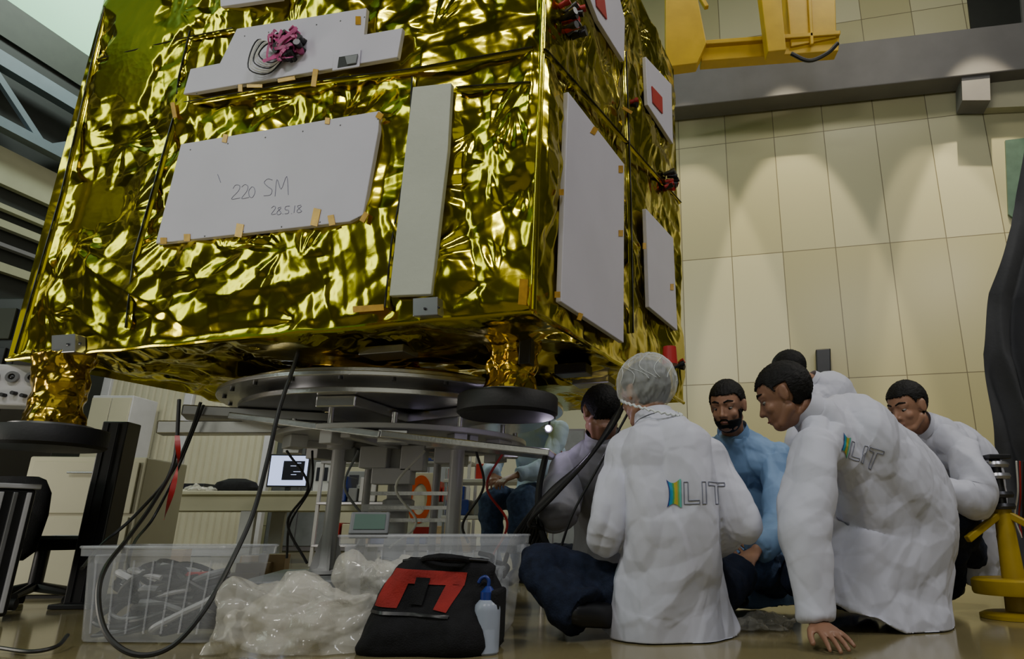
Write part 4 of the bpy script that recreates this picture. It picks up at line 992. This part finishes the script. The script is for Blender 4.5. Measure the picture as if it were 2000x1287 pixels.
        fr_=secs(([0,1],[.1,.1],[.1,.1]))[-1]; S,Fw=fr_[1],fr_[2]; b=MB(); vsc=[];fsc=[]; nC=48
        for j,(h,r) in enumerate(((-.012,.079),(.010,.074),(.032*colh,.070),(.036*colh,.073),(.012,.079))):
            for k2 in range(nC):
                a=2*math.pi*k2/nC; w=1+.03*math.sin(3*a+seed)
                ctr=J['neck']+T*h*.5+nd*max(0,h)*.8
                vsc.append(ctr+S*(r*w*math.cos(a))+Fw*(r*w*math.sin(a))-T*(.012*max(0,math.sin(a))))
        for j in range(4):
            for k2 in range(nC): kk=(k2+1)%nC; fsc.append((j*nC+k2,j*nC+kk,(j+1)*nC+kk,(j+1)*nC+k2))
        b.add(vsc,fsc); mk(b,'collar',coat,t,ang=60)
        for s in 'LR':
            el,wr=J['el'+s],J['wr'+s]; d=(wr-el).normalized(); b=MB(); b.tube([wr-d*.035,wr-d*.03,wr-d*.006,wr-d*.003],[.044*slv,.048*slv,.046*slv,.042*slv],24); mk(b,'cuff',coat,t,ang=60)
        vs=[v.co+ROOT[t] for v in me.vertices]; fs=[tuple(p.vertices) for p in me.polygons]
        return t,BVHTree.FromPolygons(vs,fs)
    return t,None
RB=bpy.data.materials.new('rainbow_print'); RB.use_nodes=True; a_=RB.node_tree.nodes.new('ShaderNodeAttribute'); a_.attribute_name='col'
RB.node_tree.links.new(a_.outputs['Color'],RB.node_tree.nodes['Principled BSDF'].inputs['Base Color']); RB.node_tree.nodes['Principled BSDF'].inputs['Roughness'].default_value=.7
def logo(t,bvh,o,ex,ey,n,w,lw_=.0017):
    ex=unit(ex); ey=unit(ey); n=unit(n); h=w*.42
    nu,nv=48,36; P=[];cols=[]
    for j in range(nv+1):
        for i in range(nu+1):
            a=i/nu; b=j/nv; half=.64*(1-.26*math.sin(min(1,a*1.1)*math.pi)) ; x=-w*.5+a*w*.29+.05*w*math.sin(b*math.pi)*(1-a); y=(b-.5)*2*half*h
            P.append(o+ex*x+ey*y); cols.append(a+.05*math.sin(b*3.14))
    Q=project(bvh,P,n,.0035,.4); mb=MB(); fs=[]
    for j in range(nv):
        for i in range(nu):
            f=(j*(nu+1)+i,j*(nu+1)+i+1,(j+1)*(nu+1)+i+1,(j+1)*(nu+1)+i)
            if all(Q[k] is not None for k in f): fs.append(f)
    Q=[q if q is not None else o for q in Q]; mb.add(Q,fs); ob=mk(mb,'logo_rainbow',RB,t,ang=180)
    at=ob.data.color_attributes.new('col','FLOAT_COLOR','POINT')
    stops=[(.012,.02,.20),(.02,.24,.42),(.02,.28,.45),(.04,.32,.10),(.45,.42,.03),(.50,.34,.03),(.16,.38,.08),(.10,.42,.36)]
    for k,a in enumerate(cols):
        a=max(0,min(.999,a)); c=stops[int(a*len(stops))]
        at.data[k].color=(*c,1)
    X=lambda a:-w*.5+a*w; Yy=lambda b:(b-.5)*h
    L=[('letter_l',[(.34,1),(.42,1),(.42,.16),(.64,.16),(.64,0),(.34,0),(.34,1)]),('letter_i',[(.70,1),(.78,1),(.78,0),(.70,0),(.70,1)]),
       ('letter_t',[(.84,1),(1.22,1),(1.22,.84),(1.07,.84),(1.07,0),(.99,0),(.99,.84),(.84,.84),(.84,1)])]
    for nm,poly in L:
        pts=[]
        for i in range(len(poly)-1):
            for k in range(6): q=k/6; pts.append((poly[i][0]*(1-q)+poly[i+1][0]*q,poly[i][1]*(1-q)+poly[i+1][1]*q))
        pts.append(poly[-1])
        Q=[q for q in project(bvh,[o+ex*X(a)+ey*Yy(b) for a,b in pts],n,.0015,.4) if q is not None]
        mb=MB()
        if len(Q)>2: mb.tube(Q,lw_,6); mk(mb,nm,'print',t)
# 1
t,b=person('person in white lab coat and hair net sitting cross-legged',dict(
 pel=(.20,2.53,.15),mid=(.205,2.45,.36),chest=(.19,2.46,.58),neck=(.155,2.49,.735),
 shL=(.030,2.49,.62),elL=(-.030,2.42,.34),wrL=(.02,2.66,.34),shR=(.355,2.47,.615),elR=(.430,2.44,.36),wrR=(.36,2.70,.30),
 hiL=(.10,2.56,.13),knL=(-.25,2.52,.21),anL=(-.10,2.42,.085),toL=(.08,2.54,.06),hiR=(.28,2.58,.13),knR=(.46,2.84,.16),anR=(.20,2.84,.07),toR=(.10,2.86,.05)),
 ((.115,2.515,.850),(-.62,.75,-.22)),'coat','jeans','skin',1.03,net=True,seed=1,tk=1.10,hem=(.25,.215),ankr=.082,tw=(.215,.18,.172,.175))
logo(t,b,W(1352,962,2.3),(1,0,.02),(0,0,1),(0,-1,0),.172)
# 2
t,b=person('person in white lab coat leaning with one hand on floor',dict(
 pel=(1.06,2.82,.16),mid=(1.14,2.78,.41),chest=(.97,2.66,.65),neck=(.765,2.56,.785),
 shL=(.735,2.47,.64),elL=(.655,2.38,.345),wrL=(.65,2.33,.075),shR=(1.07,2.76,.66),elR=(1.10,2.98,.46),wrR=(.95,3.06,.42),
 hiL=(.96,2.80,.14),knL=(.78,2.96,.18),anL=(1.02,3.04,.07),toL=(1.1,3.10,.05),hiR=(1.14,2.88,.14),knR=(1.20,3.16,.22),anR=(1.02,3.10,.12),toR=(.95,3.05,.12)),
 ((.655,2.54,.850),(-.88,.34,-.40)),'coat','jeans','skind',1.06,seed=2,coatk=1.28,slv=1.14,hands={'L':((.22,-.93,-.28),(0,0,-1),-1,.16)},hem=(.33,.27),tw=(.245,.22,.185,.155),colh=1.5)
logo(t,b,W(1694,862,2.4),(.90,.3,-.36),(.3,.1,.9),(.15,-.95,.28),.145,.0013)
# 3
t,b=person('bearded person in light blue coat sitting and looking down',dict(
 pel=(.70,3.48,.16),mid=(.70,3.44,.40),chest=(.64,3.34,.64),neck=(.575,3.23,.79),
 shL=(.765,3.19,.67),elL=(.75,3.06,.40),wrL=(.60,2.93,.28),shR=(.46,3.40,.67),elR=(.40,3.25,.42),wrR=(.46,3.05,.32),
 hiL=(.76,3.42,.14),knL=(.60,3.04,.20),anL=(.42,3.25,.07),toL=(.34,3.20,.05),hiR=(.62,3.52,.14),knR=(.30,3.32,.22),anR=(.48,3.15,.10),toR=(.54,3.08,.07)),
 ((.535,3.12,.915),(-.42,-.80,-.30)),'coatb','jeansb','skin',1.0,beard=True,seed=3,coatk=1.05,slv=1.12,fold=1.15)
# 4
t,b=person('dark-haired person in white lab coat kneeling behind colleagues',dict(
 pel=(1.40,4.05,.50),mid=(1.42,4.05,.78),chest=(1.34,4.0,1.06),neck=(1.20,3.95,1.20),
 shL=(1.12,3.82,1.08),elL=(1.0,3.78,.80),wrL=(.92,3.95,.64),shR=(1.45,4.10,1.12),elR=(1.44,4.25,.84),wrR=(1.2,4.3,.68),
 hiL=(1.34,3.97,.48),knL=(1.18,3.85,.08),anL=(1.54,3.95,.06),toL=(1.66,3.98,.05),hiR=(1.46,4.13,.48),knR=(1.31,4.2,.08),anR=(1.68,4.22,.06),toR=(1.80,4.25,.05)),
 ((1.05,3.90,1.265),(-.85,.3,-.45)),'coat','jeans','skin',1.0,seed=4,vox=.007)
# 5
t,b=person('young person in white lab coat squatting, forearm on knee',dict(
 pel=(1.70,3.50,.26),mid=(1.76,3.44,.50),chest=(1.66,3.32,.70),neck=(1.47,3.19,.82),
 shL=(1.62,3.10,.70),elL=(1.55,2.98,.48),wrL=(1.36,2.95,.56),shR=(1.49,3.44,.71),elR=(1.27,3.42,.52),wrR=(1.20,3.22,.54),
 hiL=(1.72,3.42,.24),knL=(1.52,3.10,.40),anL=(1.58,3.36,.08),toL=(1.44,3.32,.05),hiR=(1.62,3.58,.24),knR=(1.32,3.46,.40),anR=(1.44,3.62,.08),toR=(1.30,3.58,.05)),
 ((1.385,3.12,.910),(-.84,-.42,-.34)),'coat','jeans','skin',1.0,seed=5,coatk=1.0)
# 6
t,b=person('person in white coat, shade painted in, crouching and working on cables',dict(
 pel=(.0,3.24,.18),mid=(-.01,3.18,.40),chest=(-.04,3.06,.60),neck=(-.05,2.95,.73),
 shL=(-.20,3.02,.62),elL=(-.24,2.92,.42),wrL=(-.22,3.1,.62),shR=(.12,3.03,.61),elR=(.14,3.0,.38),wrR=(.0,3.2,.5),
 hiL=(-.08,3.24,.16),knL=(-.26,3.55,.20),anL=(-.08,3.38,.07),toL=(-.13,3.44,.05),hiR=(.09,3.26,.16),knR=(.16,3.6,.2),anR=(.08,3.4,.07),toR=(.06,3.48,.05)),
 ((-.06,2.92,.845),(-.35,.75,-.45)),'coatshade','jeans','skind',1.0,seed=6,vox=.007)
# 7
SX,SY=-.50,5.0
chr_=thing('stool','dark round lab stool with metal base','stool',V((SX,SY,0)))
mb=MB(); mb.lathe(V((SX,SY,0)),[(.001,.40),(.17,.40),(.18,.42),(.17,.44),(.001,.445)],32); mk(mb,'seat','blackfab',chr_)
mb=MB(); mb.tube([V((SX,SY,.05)),V((SX,SY,.41))],.025,12); mk(mb,'post','alu',chr_)
mb=MB(); mb.lathe(V((SX,SY,0)),[(.001,.001),(.2,.001),(.2,.02),(.03,.05),(.001,.05)],32); mk(mb,'base','darkmetal',chr_)
t,b=person('person in pale blue shirt and jeans sitting on a stool',dict(
 pel=(-.66,5.85,.56),mid=(-.69,5.84,.78),chest=(-.74,5.76,1.02),neck=(-.80,5.62,1.18),
 shL=(-.56,5.60,1.04),elL=(-.62,5.46,.78),wrL=(-.80,5.34,.70),shR=(-.94,5.78,1.04),elR=(-1.02,5.66,.78),wrR=(-.98,5.44,.70),
 hiL=(-.58,5.80,.54),knL=(-.78,5.40,.54),anL=(-.76,5.44,.10),toL=(-.82,5.28,.05),hiR=(-.75,5.88,.54),knR=(-.98,5.52,.54),anR=(-.98,5.54,.10),toR=(-1.06,5.40,.05)),
 ((-.86,5.50,1.30),(-.4,-.75,-.5)),'shirt','jeansb','skin',1.0,seed=7,vox=.008,coatk=1.05,hem=(.20,.16),shift=(.16,-.85,0))
q=W(1070,835,2.95); wl=thing('work_lamp','small lit LED work lamp clipped under the satellite','lamp',q)
mb=MB(); mb.tube([q,q+V((0,.03,.0))],[.012,.012],16); mk(mb,'lens','glow',wl); mb=MB(); mb.tube([q+V((0,.03,0)),q+V((0,.09,.01))],[.018,.016],16); mk(mb,'housing','blackpl',wl)
mb=MB(); mb.tube([q+V((0,.06,0)),q+V((0,.08,.13))],.005,8); mk(mb,'clip_arm','blackpl',wl)
# ---------------------------------------------------------------- lights
def area(loc,tgt,sx,sy,e,col):
    l=bpy.data.lights.new('unseen_area_light','AREA'); l.shape='RECTANGLE'; l.size=sx; l.size_y=sy; l.energy=e; l.color=col
    o=bpy.data.objects.new('unseen_area_light',l); o.location=loc; o.rotation_euler=(V(tgt)-V(loc)).to_track_quat('-Z','Y').to_euler(); link(o)
def spot(loc,tgt,e,col,ang,bl=.3,r=.15):
    l=bpy.data.lights.new('spot_light','SPOT'); l.energy=e; l.color=col; l.spot_size=math.radians(ang); l.spot_blend=bl; l.shadow_soft_size=r
    o=bpy.data.objects.new('spot_light',l); o.location=loc; o.rotation_euler=(V(tgt)-V(loc)).to_track_quat('-Z','Y').to_euler(); link(o)
area((-3.5,-3.5,8),(-1,3,1.5),2.0,.5,260,(1,.97,.90))
area((-8,-1,5),(-1.5,3,2),1.5,4,95,(.84,1,.86))
area((2.5,-4,9),(.5,3,1),2.5,.5,230,(.95,.96,1))
area((6.5,2,8),(.5,3.2,1.2),1.6,.6,230,(1,.96,.86))
area((0,-8,3),(-1,3,2),10,5,75,(.88,.88,.72))  # added broad fill behind the camera, gives the foil mid-tone reflections
area((0,8,12.5),(0,8,0),5,1.2,110,(1,.97,.86))
area((-6.0,9,11.5),(-10.5,9,10),4,1.5,600,(.85,1,.9))
area((-4.5,7.2,3.2),(-5.0,8.8,.8),2.5,.3,34,(1,1,.9))  # low unseen lamp brightening the partition and work table, not on the ceiling
area((-1.5,6.3,2.6),(-1.0,4.6,.7),1.8,.3,18,(.95,.97,1))  # unseen lamp added behind the rotary stand to brighten it
area((-.9,3.9,1.0),(-.65,4.9,.8),.2,.1,2.0,(.9,.95,1))  # small unseen fill added for the person in the pale blue shirt
area((-4.6,2.2,.6),(-1.2,3.2,1.1),1.0,.5,22,(1,.93,.8))  # low fill added out of frame to lift the satellite underside
for u,e,an,du in ((1555,2900,25,0),(1800,1500,22,60),(1965,2900,26,-30),(1345,2000,24,10)):
    p=hitp(u,480,wp,wn); q=hitp(u+du,480,wp,wn)
    spot((p.x+wn.x*2.6,p.y+wn.y*2.6,12.9),(q.x,q.y,3.6),e,(1,.88,.58),an,.28,.06)
area((5.0,7.5,12),(5,11.8,3),3,1,90,(1,.95,.78))
p=bpy.data.lights.new('lamp_glow','POINT'); p.energy=.6; p.color=(.85,.75,1); p.shadow_soft_size=.03; o=bpy.data.objects.new('lamp_glow',p); o.location=W(1070,835,2.90); link(o)
w=bpy.data.worlds.new('world'); bpy.context.scene.world=w; w.use_nodes=True; w.node_tree.nodes['Background'].inputs[0].default_value=(.30,.33,.26,1); w.node_tree.nodes['Background'].inputs[1].default_value=.11
